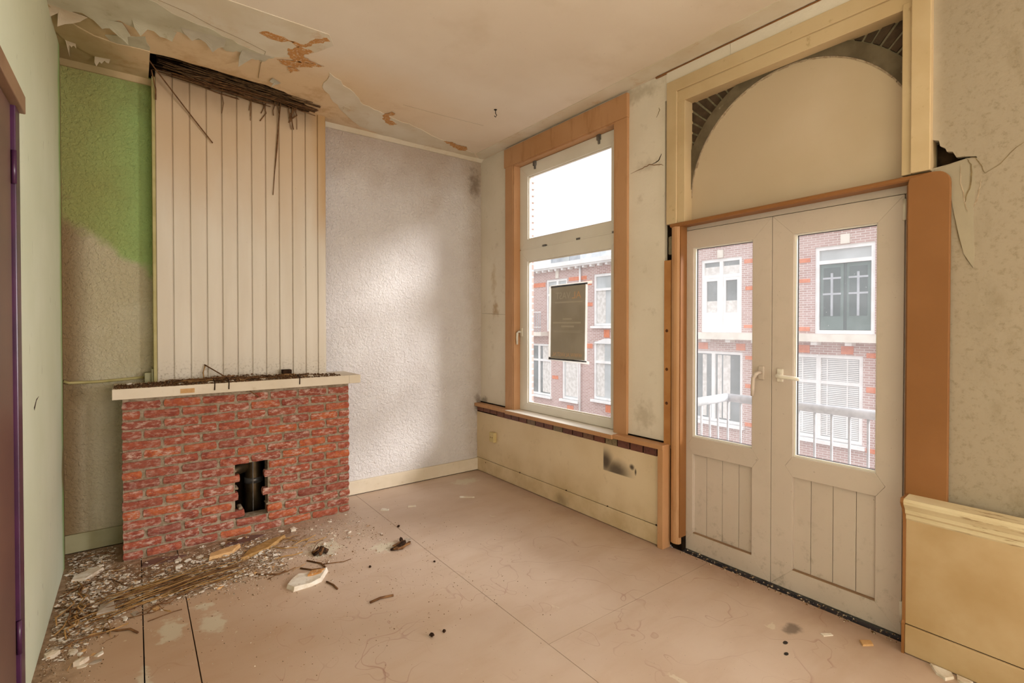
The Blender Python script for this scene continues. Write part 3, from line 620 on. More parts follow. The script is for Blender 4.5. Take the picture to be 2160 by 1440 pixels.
# sill
si = obj('trim_5', MB().box(2.795, 2.90, 2.04, 2.475, 0.664, 0.696).box(2.795, 2.90, 3.80, YB, 0.664, 0.696).box(2.782, 2.955, 2.475, 3.80, 0.660, 0.692), M['orange'], bevel=0.003, kind=S, label='orange-brown window sill with a white top board')
obj('sill_board', MB().box(2.784, 2.95, 2.477, 3.798, 0.692, 0.695), M['white'], si)
obj('sill_gap', MB().box(2.872, 2.881, 2.09, 2.395, 0.696, 0.706).box(2.872, 2.881, 3.90, YB, 0.696, 0.706), M['dark'], si)
ep = obj('trim_6', MB().box(2.797, XW, 2.038, 2.082, 0.0, 0.690), M['orange'], bevel=0.003, kind=S, label='orange-brown end post of the wainscot beside the balcony doors')
# ------------------------------------------------------------------ window
cas = empty('trim_7', (2.86, 3.15, 0.69), 'orange-brown casing around the tall window', kind=S)
obj('casing_board', MB().box(2.856, XW, 3.773, 3.893, 0.695, 3.012), M['orange'], cas, 0.002)
obj('casing_board', MB().box(2.856, XW, 2.398, 2.512, 0.695, 3.008), M['orange'], cas, 0.002)
obj('casing_head', MB().box(2.85, XW, 2.396, 3.905, 3.008, 3.182), M['orange'], cas, 0.002)
obj('jamb_lining', MB().box(2.86, 2.945, 3.758, 3.776, 0.695, 3.012), M['orange'], cas)
obj('jamb_lining', MB().box(2.86, 2.945, 2.508, 2.526, 0.695, 3.012), M['orange'], cas)
obj('head_lining', MB().box(2.86, 2.945, 2.526, 3.758, 2.997, 3.014), M['orange'], cas)
def ring(x0, x1, y0, y1, z0, z1, w):
    wl0, wr0, wb, wt = w
    return MB().box(x0, x1, y0, y0 + wr0, z0, z1).box(x0, x1, y1 - wl0, y1, z0, z1).box(x0, x1, y0 + wr0, y1 - wl0, z0, z0 + wb).box(x0, x1, y0 + wr0, y1 - wl0, z1 - wt, z1)
win = empty('window_1', (2.97, 3.15, 0.69), 'tall white plastic window with a hopper pane over a large pane', kind=S)
obj('outer_frame', ring(2.955, 3.03, 2.50, 3.775, 0.66, 3.02, (.06, .06, .05, .05)).box(2.955, 3.03, 2.55, 3.72, 2.185, 2.225), M['pvcw'], win)
def sash(z0, z1, w):
    r = empty('sash', (2.95, 3.15, z0)); place_under(r, win)
    y0, y1 = 2.527, 3.757; wl0, wr0, wb, wt = w
    q = lambda pts: MB().prism(pts, 0, 2.932, 2.985)
    e = 0.0004
    # four mitred profiles are one level deeper, so they are children of the window itself
    for nm, pts in (('sash_stile', [(y1, z0), (y1, z1), (y1 - wl0, z1 - wt), (y1 - wl0, z0 + wb)]), ('sash_stile', [(y0, z0), (y0, z1), (y0 + wr0, z1 - wt), (y0 + wr0, z0 + wb)]),
                    ('sash_rail', [(y1, z0), (y0, z0), (y0 + wr0, z0 + wb), (y1 - wl0, z0 + wb)]), ('sash_rail', [(y1, z1), (y0, z1), (y0 + wr0, z1 - wt), (y1 - wl0, z1 - wt)])):
        obj(nm, q(pts), M['pvcw'], r, 0.0025)
    obj('glazing_bead', ring(2.945, 2.965, y0 + wr0 - .001, y1 - wl0 + .001, z0 + wb - .001, z1 - wt + .001, (.010,) * 4), M['white'], r)
    obj('pane', MB().box(2.960, 2.964, y0 + wr0, y1 - wl0, z0 + wb, z1 - wt), M['glassw'], r)
    return r
s1 = sash(2.215, 2.995, (0.115, 0.090, 0.082, 0.112))
s2 = sash(0.697, 2.205, (0.112, 0.090, 0.072, 0.112))
for y in (3.53, 2.74):
    obj('sash_clip', MB().box(2.915, 2.934, y - .018, y + .018, 2.955, 2.998).box(2.922, 2.934, y - .01, y + .01, 2.925, 2.957), M['zinc'], win, 0.002)
for y0, y1, in ((3.43, 3.74), (2.99, 3.36), (2.60, 2.95)):
    obj('hinge_rail', MB().box(2.928, 2.934, y0, y1, 2.203, 2.217), M['pvcw'], win, 0.001)
for y in (3.40, 2.97, 2.58): obj('hinge_pin', MB().box(2.924, 2.934, y - .022, y + .022, 2.204, 2.219), M['zinc'], win, 0.001)
hd = obj('window_handle', MB().tube([(2.930, 3.735, 1.435), (2.895, 3.735, 1.437), (2.885, 3.738, 1.425), (2.885, 3.742, 1.38), (2.887, 3.742, 1.315)], [.010, .010, .011, .011, .009], 10), M['white'], win, smooth=True)
obj('rosette', MB().box(2.922, 2.934, 3.715, 3.750, 1.39, 1.47), M['white'], win, 0.004)
# poster hung against the outside of the pane, seen from its back
po = empty('window_poster', (2.972, 3.13, 1.2), 'grey poster with mirrored orange lettering stuck on the window pane', 'poster')
obj('poster_sheet', MB().prism([(3.362, 1.203), (2.937, 1.205), (2.927, 1.836), (3.353, 1.829)], 0, 2.970, 2.973), M['poster'], po)
obj('white_border', MB().prism([(3.392, 1.190), (2.918, 1.190), (2.908, 1.850), (3.384, 1.845)], 0, 2.974, 2.978).prism([(3.36, 1.828), (2.86, 1.838), (2.86, 1.862), (3.36, 1.852)], 0, 2.974, 2.979).prism([(3.40, 1.185), (2.89, 1.175), (2.89, 1.200), (3.40, 1.212)], 0, 2.974, 2.979), M['posterwhite'], po)
def text_mesh(body, size):
    c = bpy.data.curves.new('lettering', 'FONT'); c.body = body; c.size = size; c.extrude = 0.0
    o = bpy.data.objects.new('lettering', c); COL.objects.link(o)
    dg = bpy.context.evaluated_depsgraph_get(); me = bpy.data.meshes.new_from_object(o.evaluated_get(dg))
    vs_ = [tuple(v.co) for v in me.vertices]; fs = [tuple(p.vertices) for p in me.polygons]
    bpy.data.objects.remove(o); bpy.data.curves.remove(c)
    return vs_, fs
def letter(body, size, y0, z0, mat, name='lettering', sx=1.0):
    v, f = text_mesh(body, size)
    m_ = MB().add([(2.9693, y0 + p[0] * sx, z0 + p[1]) for p in v], f)
    return obj(name, m_, M[mat], po)
letter('AL', 0.085, 2.975, 1.725, 'postertext', sx=1.15)
letter('VAST', 0.085, 3.105, 1.725, 'postertext2', sx=0.95)
letter('WWW.ALVAST.NL', 0.050, 2.965, 1.225, 'postertext', sx=0.90)
for z, ya, yb, h in ((1.700, 2.95, 3.34, .003), (1.690, 2.96, 3.30, .010), (1.545, 3.09, 3.20, .012), (1.512, 2.98, 3.33, .014), (1.48, 3.06, 3.22, .014), (1.447, 2.96, 3.33, .003), (1.437, 2.99, 3.32, .003)):
    obj('print_line', MB().box(2.9692, 2.9696, ya, yb, z, z + h), M['postertext2'], po)
# ------------------------------------------------------------------ fanlight over the doors
fan = empty('window_2', (2.93, 1.37, 2.17), 'bricked-up arched fanlight with a cream frame above the balcony doors', kind=S)
CY, CZ, RA, RB = 1.322, 2.325, 0.612, 0.640
def arc(ra, rb, a0, a1, n): return [(CY + ra * cos(a0 + (a1 - a0) * i / n), CZ + rb * sin(a0 + (a1 - a0) * i / n)) for i in range(n + 1)]
inf = [(CY - RA, 2.15)] + arc(RA, RB, pi, 0, 40) + [(CY + RA, 2.15)]
obj('infill_panel', MB().prism(inf, 0, 2.950, 2.975), M['panel'], fan)
rr = random.Random(5); tp = arc(RA + .004, RB + .004, 0.02, pi - 0.02, 60); ti = arc(RA - .008, RB - .008, pi - 0.02, 0.02, 60)
m2 = MB()
for i in range(60):
    a, b = tp[i], tp[i + 1]; c, d = ti[60 - i - 1], ti[60 - i]; k = rr.uniform(-.004, .003)
    m2.prism([a, b, (c[0] + k, c[1] + k), (d[0] + k, d[1] + k)], 0, 2.946, 2.951)
obj('torn_edge', m2, M['tornpaper'], fan)
m2 = MB(); A = arc(RA, RB, 0, pi, 40); Bq = arc(RA + .072, RB + .072, 0, pi, 40)
for i in range(40): m2.prism([A[i], A[i + 1], Bq[i + 1], Bq[i]], 0, 2.940, 3.00)
m2.box(2.940, 3.0, CY + RA, CY + RA + .05, 2.15, CZ)
m2.box(2.940, 3.0, CY - RA - .05, CY - RA, 2.15, CZ)
obj('arch_rib', m2, M['ring'], fan)
obj('backing', MB().box(2.9605, 2.995, 0.68, 2.06, 2.12, 3.06), M['oldmortar'], fan)
for k in range(46):                                  # radial brick course in the two spandrels
    a = pi * (k + 0.5) / 46
    if not (0.12 < a < 1.25 or 1.95 < a < pi - 0.1): continue
    for r0, r1 in ((RA + .078, RA + .28), (RA + .29, RA + .48)):
        da = 0.0265
        pts = [(CY + (r0 + e * (r1 - r0)) * cos(a + s * da), CZ + (r0 + .028 + e * (r1 - r0)) * sin(a + s * da)) for s, e in ((-1, 0), (1, 0), (1, 1), (-1, 1))]
        if all(p[0] > 2.0 or p[0] < 0.70 or p[1] > 3.03 for p in pts): continue
        obj('brick', MB().prism(pts, 0, 2.950 + rr.uniform(0, .006), 2.975), M['oldbrick'], fan, 0.003)
# cream timber frame
ff = 2.856
obj('frame_post', MB().box(ff, 2.97, 1.985, 2.062, 2.172, 3.045), M['cream'], fan, 0.003)
obj('frame_post', MB().prism([(1.985, 2.172), (1.930, 2.172), (1.930, 2.975), (1.985, 2.975)], 0, ff + .012, 2.97), M['cream'], fan, 0.003)
obj('frame_post', MB().box(ff - .012, 2.97, 0.662, 0.735, 2.195, ZC), M['cream'], fan, 0.004)
obj('frame_post', MB().box(ff + .004, 2.97, 0.735, 0.772, 2.195, 2.99), M['cream'], fan, 0.003)
obj('frame_head', MB().box(ff, 2.97, 0.735, 2.062, 3.04, 3.118), M['cream'], fan, 0.003)
obj('frame_head', MB().box(ff + .010, 2.97, 0.735, 2.0, 2.965, 3.04), M['cream'], fan, 0.003)
obj('head_filler', MB().box(2.868, 2.90, 0.66, 1.62, 3.12, 3.196), M['winwall'], fan)
obj('head_filler', MB().box(2.868, 2.90, 1.622, 2.07, 3.12, 3.192), M['winwall'], fan)
obj('ceiling_bead', MB().box(2.866, 2.88, -1.0, 2.16, 3.192, 3.20), M['brown'], fan)
# ------------------------------------------------------------------ door surround
dt = empty('trim_8', (2.86, 1.37, 0), 'orange-brown door surround with a broken-away left side', kind=S)
hb = [(2.85 + .016 * (1 - cos(pi / 2 * 0)), 2.147)]
prof = [(2.93, 2.147), (2.856, 2.147)] + [(2.862 - .016 * cos(a), 2.160 + .013 * sin(a)) for a in (-.6, 0, .6, 1.2)] + [(2.93, 2.176)]
m2 = MB(); n = len(prof)
m2.add([(p[0], 2.026, p[1]) for p in prof] + [(p[0], 0.662, p[1] + .016) for p in prof], [tuple(range(n)), tuple(range(2*n-1, n-1, -1))] + [(i, (i+1) % n, n+(i+1) % n, n+i) for i in range(n)])
obj('head_trim', m2, M['brown'], dt)
m2 = MB(); prof = [(2.852 + .02 - .02 * cos(a), 1.993 + .033 * sin(a)) for a in [(-.5 + i / 6) * pi for i in range(7)]]
m2.prism(prof + [(2.935, 2.026), (2.935, 1.96)], 2, 0.045, 2.150)
obj('jamb_trim', m2, M['orange'], dt, smooth=False)
obj('jamb_trim', MB().box(2.866, 2.935, 1.955, 1.975, 0.09, 2.150), M['brown'], dt)
bt = obj('batten', MB().box(2.868, 2.90, 2.032, 2.085, 0.69, 1.935), M['pine'], dt, 0.002)
for z in (1.46, 0.97, 1.2): obj('knot', MB().tube([(2.8672, 2.062, z), (2.8685, 2.062, z)], 0.011, 10), M['knot'], bt)
obj('hole_back', MB().box(2.91, 2.925, 2.02, 2.10, 0.0, 2.18), M['dark'], dt)
obj('plaster_lump', MB().box(2.895, 2.92, 2.04, 2.075, 1.975, 2.10), M['oldmortar'], dt, 0.01)
obj('base_gap', MB().box(2.89, 2.935, 1.955, 2.035, 0.0, 0.09), M['dark'], dt)
# wide board right of the doors with one rounded corner
ob_pts = [(0.741, 0.70), (0.741, 2.150), (0.735, 2.172), (0.66, 2.184)] + [(0.640 - 0.048 * sin(a) , 2.130 + 0.052 * cos(a)) for a in [i * pi / 12 for i in range(7)]] + [(0.592, 0.70)]
bd = obj('trim_9', MB().prism(ob_pts, 0, 2.842, 2.868), M['brown'], bevel=0.002, kind=S, label='wide orange-brown board with a rounded corner right of the doors')
obj('edge_strip', MB().box(2.868, 2.95, 0.741, 0.752, 0.0, 2.150), M['brown'], bd)
# wainscot right of the doors
w2 = empty('trim_10', (2.80, 0.4, 0), 'cream wainscot with flaking chair rail right of the balcony doors', kind=S)
obj('panel', MB().box(2.806, XW, YF, 0.727, 0.136, 0.625), M['wain'], w2)
rp = [(2.806, 0.612), (2.800, 0.620), (2.800, 0.636), (2.788, 0.646), (2.786, 0.662), (2.776, 0.676), (2.764, 0.690), (2.762, 0.704), (2.770, 0.714), (2.842, 0.722), (2.842, 0.612)]
m2 = MB(); n = len(rp)
m2.add([(p[0], 0.727, p[1]) for p in rp] + [(p[0], YF, p[1] + .02) for p in rp], [tuple(range(n)), tuple(range(2*n-1, n-1, -1))] + [(i, (i+1) % n, n+(i+1) % n, n+i) for i in range(n)])
obj('chair_rail', m2, M['railpaint'], w2)
obj('skirting', MB().box(2.796, XW, YF, 0.727, 0.004, 0.132), M['wain'], w2, 0.003)
obj('shadow_gap', MB().box(2.808, XW, YF, 0.727, 0.132, 0.136), M['dark'], w2)
ed_ = [(2.792, 0.0), (2.792, 0.14), (2.800, 0.15), (2.800, 0.60), (2.794, 0.64), (2.784, 0.665), (2.770, 0.68), (2.758, 0.70), (2.766, 0.718), (2.92, 0.718), (2.92, 0.0)]
obj('end_board', MB().prism(ed_, 1, 0.7275, 0.738), M['brown'], w2)
# ------------------------------------------------------------------ balcony doors
X0, XD = 2.938, 2.995
dfm = obj('trim_11', MB().box(2.945, 3.02, 0.752, 2.03, 2.128, 2.165).box(2.955, 3.02, 2.008, 2.06, -0.02, 2.165).box(2.955, 3.02, 0.735, 0.778, -0.02, 2.165), M['pvc'], kind=S, label='off-white plastic frame around the balcony doors')
obj('threshold', MB().box(2.945, 3.04, 0.752, 2.03, -0.06, -0.04), M['dark'], dfm)
def leaf(name, label, y0, y1, gl, gr, hinge_left):
    """y0<y1 edges of the leaf; gl>gr: left and right limits of glass as seen from the room"""
    d = empty(name, (2.96, (y0 + y1) / 2, 0.0), label, kind=S)
    z0, z1 = 0.004, 2.124; gt, gb, pt, pb = 2.006, 0.760, 0.647, 0.120
    ml, mr = gl + .022, gr - .022; e = 0.0006
    P = lambda nm, pts: obj(nm, MB().prism(pts, 0, X0, XD), M['pvc'], d, 0.0012)
    P('stile', [(y1, z0), (y1, z1), (gl + e, gt + e), (gl + e, gb), (gl + .040, (gb + pt) / 2), (gl + e, pt), (gl + e, pb - e)])
    P('stile', [(y0, z0), (y0, z1), (gr - e, gt + e), (gr - e, gb), (gr - .040, (gb + pt) / 2), (gr - e, pt), (gr - e, pb - e)])
    P('top_rail', [(y1 - e, z1), (y0 + e, z1), (gr, gt), (gl, gt)])
    P('bottom_rail', [(y1 - e, z0), (y0 + e, z0), (gr, pb), (gl, pb)])
    P('middle_rail', [(gl, gb), (gl + .039, (gb + pt) / 2), (gl, pt), (gr, pt), (gr - .039, (gb + pt) / 2), (gr, gb)])
    obj('glazing_bead', ring(X0 + .012, X0 + .03, gr - .001, gl + .001, gb - .001, gt + .001, (.012, .008, .012, .008)), M['pvcw'], d)
    obj('glazing_seal', ring(X0 + .026, X0 + .034, gr + .004, gl - .008, gb + .008, gt - .004, (.006, .004, .005, .006)), M['seal'], d)
    obj('pane', MB().box(X0 + .030, X0 + .034, gr, gl, gb, gt), M['glass'], d)
    obj('panel_bead', ring(X0 + .006, X0 + .03, gr - .001, gl + .001, pb - .001, pt + .001, (.004, .003, .003, .003)), M['pvc'], d)
    obj('panel_dirt', MB().box(X0 + .004, X0 + .021, gr + .002, gl - .002, pb + .0005, pb + .006), M['casebrown'], d)
    w = (gl - gr) / 3.75; ys = [gl, gl - w * .85, gl - w * 1.88, gl - w * 2.9, gr]
    for a, b in zip(ys[:-1], ys[1:]):
        obj('panel_board', MB().box(X0 + .020, X0 + .032, b + .0012, a - .0012, pb, pt), M['pvc'], d, 0.0015)
    obj('panel_back', MB().box(X0 + .032, X0 + .042, gr, gl, pb, pt), M['seal'], d)
    hy = y1 + .002 if hinge_left else y0 - .002
    for z in (2.05, 0.12): obj('hinge', MB().tube([(X0 - .004, hy, z - .05), (X0 - .004, hy, z), (X0 - .004, hy, z + .05)], .009, 10), M['white'], d, smooth=True)
    obj('weather_bar', MB().box(X0 + .01, X0 + .05, y0 + .01, y1 - .01, -0.012, 0.004), M['zinc'], d)
    return d
d1 = leaf('door_1', 'left balcony door leaf with narrow glass and lever pointing down', 1.400, 2.006, 1.908, 1.512, True)
d2 = leaf('door_2', 'right balcony door leaf with narrow glass and horizontal lever', 0.778, 1.397, 1.280, 0.886, False)
h1 = obj('lever_handle', MB().tube([(2.93, 1.455, 1.222), (2.895, 1.455, 1.222), (2.884, 1.462, 1.215), (2.884, 1.478, 1.190), (2.886, 1.482, 1.13), (2.888, 1.484, 1.085)], [.010, .010, .012, .012, .011, .010], 10), M['pvc'], d1, smooth=True)
obj('rosette', MB().box(2.926, X0 + .001, 1.438, 1.472, 1.18, 1.258), M['pvc'], h1, 0.004)
h2 = obj('lever_handle', MB().tube([(2.93, 1.347, 1.212), (2.893, 1.347, 1.212), (2.880, 1.340, 1.211), (2.880, 1.315, 1.209), (2.882, 1.26, 1.206), (2.884, 1.225, 1.204)], [.010, .010, .012, .012, .011, .010], 10), M['white'], d2, smooth=True)
obj('rosette', MB().box(2.926, X0 + .001, 1.330, 1.364, 1.175, 1.25), M['white'], h2, 0.004)
# ------------------------------------------------------------------ brick fireplace with mantel and boarded chimney breast
fp = empty('brick_fireplace', (0.65, 4.0, 0), 'red brick fireplace with a knocked-out hole and a cream mantel shelf', 'fireplace')
BF = 3.975; RH = 0.0636
m2 = MB()
m2.box(-0.068, 0.556, BF + .010, 4.09, 0, 1.034).box(0.768, 1.362, BF + .010, 4.09, 0, 1.034).box(0.556, 0.768, BF + .010, 4.09, 0, 0.122).box(0.556, 0.768, BF + .010, 4.09, 0.514, 1.034)
m2.box(-0.068, 0.03, 4.09, YB, 0, 1.034).box(1.27, 1.362, 4.09, YB, 0, 1.034)
obj('mortar', m2, M['mortar'], fp)
def brick_mesh(L, seed, h=RH - 0.0145, d=0.055):
    r = random.Random(seed); m_ = MB(); nx = max(3, int(L / 0.03)); nz = 3
    # rounded, uneven front face with sides
    fr = []
    for j in range(nz + 1):
        for i in range(nx + 1):
            u, w = i / nx, j / nz
            edge = (i in (0, nx)) + (j in (0, nz))
            x = -L/2 + L * u + r.uniform(-1, 1) * 0.0022; z = -h/2 + h * w + r.uniform(-1, 1) * 0.0026
            x += (0.004 if i == 0 else -0.004 if i == nx else 0) * (j in (0, nz)); 
            y = -0.004 + r.uniform(-1, 1) * 0.0028 + edge * 0.0055
            fr.append((x, y, z))
    m_.add(fr, [(j*(nx+1)+i, j*(nx+1)+i+1, (j+1)*(nx+1)+i+1, (j+1)*(nx+1)+i) for j in range(nz) for i in range(nx)])
    rim = [i for i in range(nx + 1)] + [j*(nx+1)+nx for j in range(1, nz+1)] + [nz*(nx+1)+i for i in range(nx-1, -1, -1)] + [j*(nx+1) for j in range(nz-1, 0, -1)]
    b0 = len(m_.v); k = len(rim)
    m_.v += [(fr[i][0], d, fr[i][2]) for i in rim]
    m_.f += [(rim[i], rim[(i+1) % k], b0 + (i+1) % k, b0 + i) for i in range(k)] + [tuple(range(b0, b0 + k))]
    return mesh('brick', m_, M['brick'])
cache = {}
def brick(x0, x1, zc, seed):
    L = round(x1 - x0, 2); key = (L, seed % 4)
    if key not in cache: cache[key] = brick_mesh(L, int(L * 1000) + seed % 4)
    o = bpy.data.objects.new('brick', cache[key]); COL.objects.link(o)
    r = random.Random(seed); o.location = ((x0 + x1) / 2, BF + r.uniform(-.0025, .0035), zc + r.uniform(-.0015, .0015))
    o.rotation_euler = (r.uniform(-.015, .015), r.uniform(-.006, .006), r.uniform(-.012, .012))
    place_under(o, fp)
SA = [0.139, 0.350, 0.562, 0.768, 0.977, 1.184]; SB = [0.034, 0.246, 0.455, 0.662, 0.865, 1.067, 1.277]
sd = 100; J = 0.0085
for j in range(16):
    i = 15 - j; zc = j * RH + RH / 2; seams = [-0.079] + (SA if i % 2 == 0 else SB) + [1.373]
    r = random.Random(j); off = r.uniform(-.006, .006)
    seams = [seams[0]] + [s + off + r.uniform(-.006, .006) for s in seams[1:-1]] + [seams[-1]]
    for a, b in zip(seams[:-1], seams[1:]):
        sd += 1
        x0, x1 = a + J, b - J
        if 2 <= j <= 7:
            if i % 2 == 0:
                if 0.53 < a < 0.60 and b > 0.7: continue
                if b < 0.60 and b > 0.53: x1 = b - J - (0.02, 0, 0.012)[j % 3]
            else:
                if 0.43 < a < 0.48: x1 = {6: 0.588, 4: 0.576, 2: 0.618}[j]
                if 0.63 < a < 0.70: x0 = {6: 0.745, 4: 0.735, 2: 0.760}[j]
        brick(x0, x1, zc, sd)
# crumbs of mortar round the hole
for k, (x, z, w) in enumerate(((.556, .462, .016), (.566, .338, .018), (.55, .262, .014), (.592, .194, .020), (.772, .44, .012), (.77, .19, .016))):
    r = random.Random(k); m_ = MB()
    pts = [(x + w * r.uniform(.6, 1) * cos(q), z + w * .7 * r.uniform(.6, 1) * sin(q)) for q in [i * pi / 4 for i in range(8)]]
    obj('mortar_crumb', m_.prism(pts, 1, BF + .012 + r.uniform(0, .01), 4.07), M['mortar'], fp, 0.004)
obj('mantel_shelf', MB().box(-0.117, 1.355, 3.94, 4.345, 1.034, 1.100).box(1.356, 1.447, 3.941, 4.345, 1.0345, 1.0995), M['skirt'], fp, 0.002)
obj('dark_lining', MB().box(0.03, 1.27, 4.335, 4.349, 0.0, 1.03).box(0.03, 0.04, 4.09, 4.335, 0, 1.03).box(1.26, 1.27, 4.09, 4.335, 0, 1.03), M['dark'], fp)  # black lining on the back and sides inside the hole
obj('worn_patch', MB().box(0.235, 0.315, 3.9385, 3.941, 1.048, 1.078), M['plaster2'], fp)
obj('chimney_core', MB().box(0.13, 1.25, 4.225, YB, 1.10, 3.35), M['cavity'], fp)
obj('corner_batten', MB().box(0.100, 0.119, 4.198, YB, 1.10, 3.19), M['yellow'], fp, 0.002)
xs = [0.120, 0.2175, 0.3185, 0.4195, 0.516, 0.6135, 0.711, 0.8075, 0.903, 1.000, 1.0985, 1.193, 1.258]
tops = [3.243, 3.235, 3.226, 3.222, 3.222, 3.226, 3.234, 3.240, 3.242, 3.242, 3.24, 3.23]
for k, (a, b) in enumerate(zip(xs[:-1], xs[1:])):
    m_ = MB(); c = 0.004; zt = tops[k]
    pts = [(a + .0005, 4.213), (a + .0005, 4.204), (a + c, 4.200), (b - c - .004, 4.200), (b - .004, 4.206), (b - .0008, 4.208), (b - .0008, 4.213)]
    m_.prism(pts, 2, 1.1003, zt)
    obj('chimney_board', m_, M['boards'], fp)
obj('board_backing', MB().box(0.119, 1.258, 4.2132, 4.226, 1.1003, 3.22), M['cream'], fp)
# flue pipe inside the hole
fpipe = empty('flue_pipe', (0.72, 4.24, 0.0), 'dull metal flue pipe inside the fireplace hole', 'pipe')
obj('vertical_pipe', MB().tube([(0.72, 4.25, 0.0), (0.72, 4.25, 0.25), (0.72, 4.25, 0.55), (0.72, 4.25, 1.0)], 0.062, 24), M['steel'], fpipe, smooth=True)
obj('pipe_seam', MB().box(0.700, 0.706, 4.178, 4.192, 0.0, 1.0), M['zinc'], fpipe)
obj('side_pipe', MB().tube([(0.40, 4.25, 0.36), (0.55, 4.25, 0.40), (0.67, 4.25, 0.43)], 0.045, 20), M['steel'], fpipe, smooth=True)
obj('pipe_collar', MB().tube([(0.72, 4.25, 0.30), (0.72, 4.25, 0.34)], 0.066, 24), M['zinc'], fpipe, smooth=True)
# gas pipe and box in the alcove
gp = empty('gas_pipe', (-0.1, 4.33, 1.13), 'thin yellow pipe along the green alcove wall', 'pipe')
obj('pipe_run', MB().tube([(-0.372, 4.315, 1.135), (-0.345, 4.32, 1.122), (-0.2, 4.33, 1.120), (-0.05, 4.33, 1.128), (0.06, 4.33, 1.135)], 0.0095, 10), M['yellow'], gp, smooth=True)
gb_ = empty('wooden_block', (0.085, 4.30, 1.10), 'green painted wooden block beside the chimney boards on the mantel', 'block')
obj('block', MB().box(0.050, 0.092, 4.25, 4.345, 1.101, 1.170), M['greenpaint'], gb_, 0.002)
obj('upright', MB().box(0.088, 0.0995, 4.22, 4.345, 1.101, 1.197), M['greenpaint'], gb_, 0.002)
# wall socket and ceiling hook
so = empty('wall_socket', (XR, 4.05, 0.39), 'yellowed two-pin wall socket on the cream wainscot', 'socket')
obj('socket_body', MB().box(XR - 0.038, XR, 4.0, 4.075, 0.345, 0.440), M['sockety'], so, 0.003)
for y in (4.05, 4.022): obj('pin_hole', MB().tube([(XR - .0385, y, 0.392), (XR - .037, y, 0.392)], 0.0055, 10), M['char'], so)
hk = empty('ceiling_hook', (2.29, 3.25, ZC), 'small dark iron hook screwed into the beige ceiling', 'hook')
obj('hook_wire', MB().tube([(2.29, 3.25, ZC), (2.29, 3.25, ZC - .03), (2.298, 3.245, ZC - .045), (2.29, 3.25, ZC - .06), (2.282, 3.255, ZC - .05)], 0.0032, 8), M['wire'], hk, smooth=True)
obj('hook_plate', MB().tube([(2.29, 3.25, ZC - .004), (2.29, 3.25, ZC)], 0.012, 10), M['wire'], hk)
# ------------------------------------------------------------------ reeds hanging out of the ceiling hole
m2 = MB(); r = random.Random(3)
for k in range(150):
    x = r.uniform(0.10, 0.95); L = r.uniform(0.15, 0.55); y = r.uniform(3.95, 4.17); z = ZC + r.uniform(-.008, .045) + max(0, 4.1 - y) * .05
    a = r.uniform(-.10, .16); p0 = (x, y, z); p2 = (min(x + L, 1.16), y + L * a, z + r.uniform(-.03, .02)); p1 = ((x + p2[0]) / 2, (y + p2[1]) / 2, z - r.uniform(0, .02))
    m2.tube([p0, p1, p2], r.uniform(.0018, .0045), 5)
tag(obj('reed_lath', m2, M['oldreed'], smooth=True), 'dark bundle of old reed lath in the broken ceiling above the chimney boards', 'reeds', kind='stuff')
m2 = MB()
for k in range(55):
    x = r.uniform(0.12, 1.0); L = r.uniform(0.15, 0.5); y = r.uniform(4.05, 4.185); z = ZC + r.uniform(-.01, .035)
    p2 = (min(x + L, 1.15), y + r.uniform(-.05, .02), z + r.uniform(-.05, .01))
    m2.tube([(x, y, z), ((x + p2[0]) / 2, (y + p2[1]) / 2, (z + p2[2]) / 2 - .008), p2], r.uniform(.0015, .0032), 5)
tag(obj('loose_reed', m2, M['twig'], smooth=True), 'loose brown reed ends lying over the top of the chimney boards', 'reeds', kind='stuff')
def stalk(name, pts, rad, mat, label, cat='reed', group=None):
    return obj(name, MB().tube(pts, rad, 6), M[mat], smooth=True, label=label, cat=cat, group=group)
stalk('hanging_reed', [(0.07, 4.02, 3.235), (0.16, 4.12, 3.16), (0.30, 4.17, 3.0), (0.455, 4.178, 2.808)], .0042, 'twig', 'longest slanting reed hanging in front of the left chimney boards')
stalk('hanging_reed', [(0.905, 4.15, 3.22), (0.895, 4.178, 3.05), (0.885, 4.185, 2.88), (0.868, 4.188, 2.68), (0.855, 4.186, 2.50)], [.006, .005, .006, .003, .003], 'twig', 'long frayed reed hanging straight down the middle chimney boards')
stalk('hanging_reed', [(0.098, 4.12, 3.20), (0.112, 4.165, 3.15), (0.122, 4.175, 3.10), (0.122, 4.178, 3.03)], .0045, 'twig', 'short bent reed at the left edge of the chimney boards')
for k in range(16):
    x = (0.515, 0.70, 0.71, 0.705, 0.79, 0.80, 0.96, 0.975, 0.985, 1.0, 1.005, 1.015, 1.02, 0.995, 0.86, 0.885)[k]; L = r.uniform(.06, .17)
    stalk('reed_end', [(x, 4.13, ZC + .01), (x + r.uniform(-.01, .01), 4.178, ZC - .02), (x + r.uniform(-.02, .02), 4.184, ZC - .02 - L / 2), (x + r.uniform(-.03, .03), 4.188, ZC - .02 - L)], r.uniform(.002, .004), 'twig',
          'short frayed reed end dangling over the chimney boards', group='reed ends under the ceiling hole')
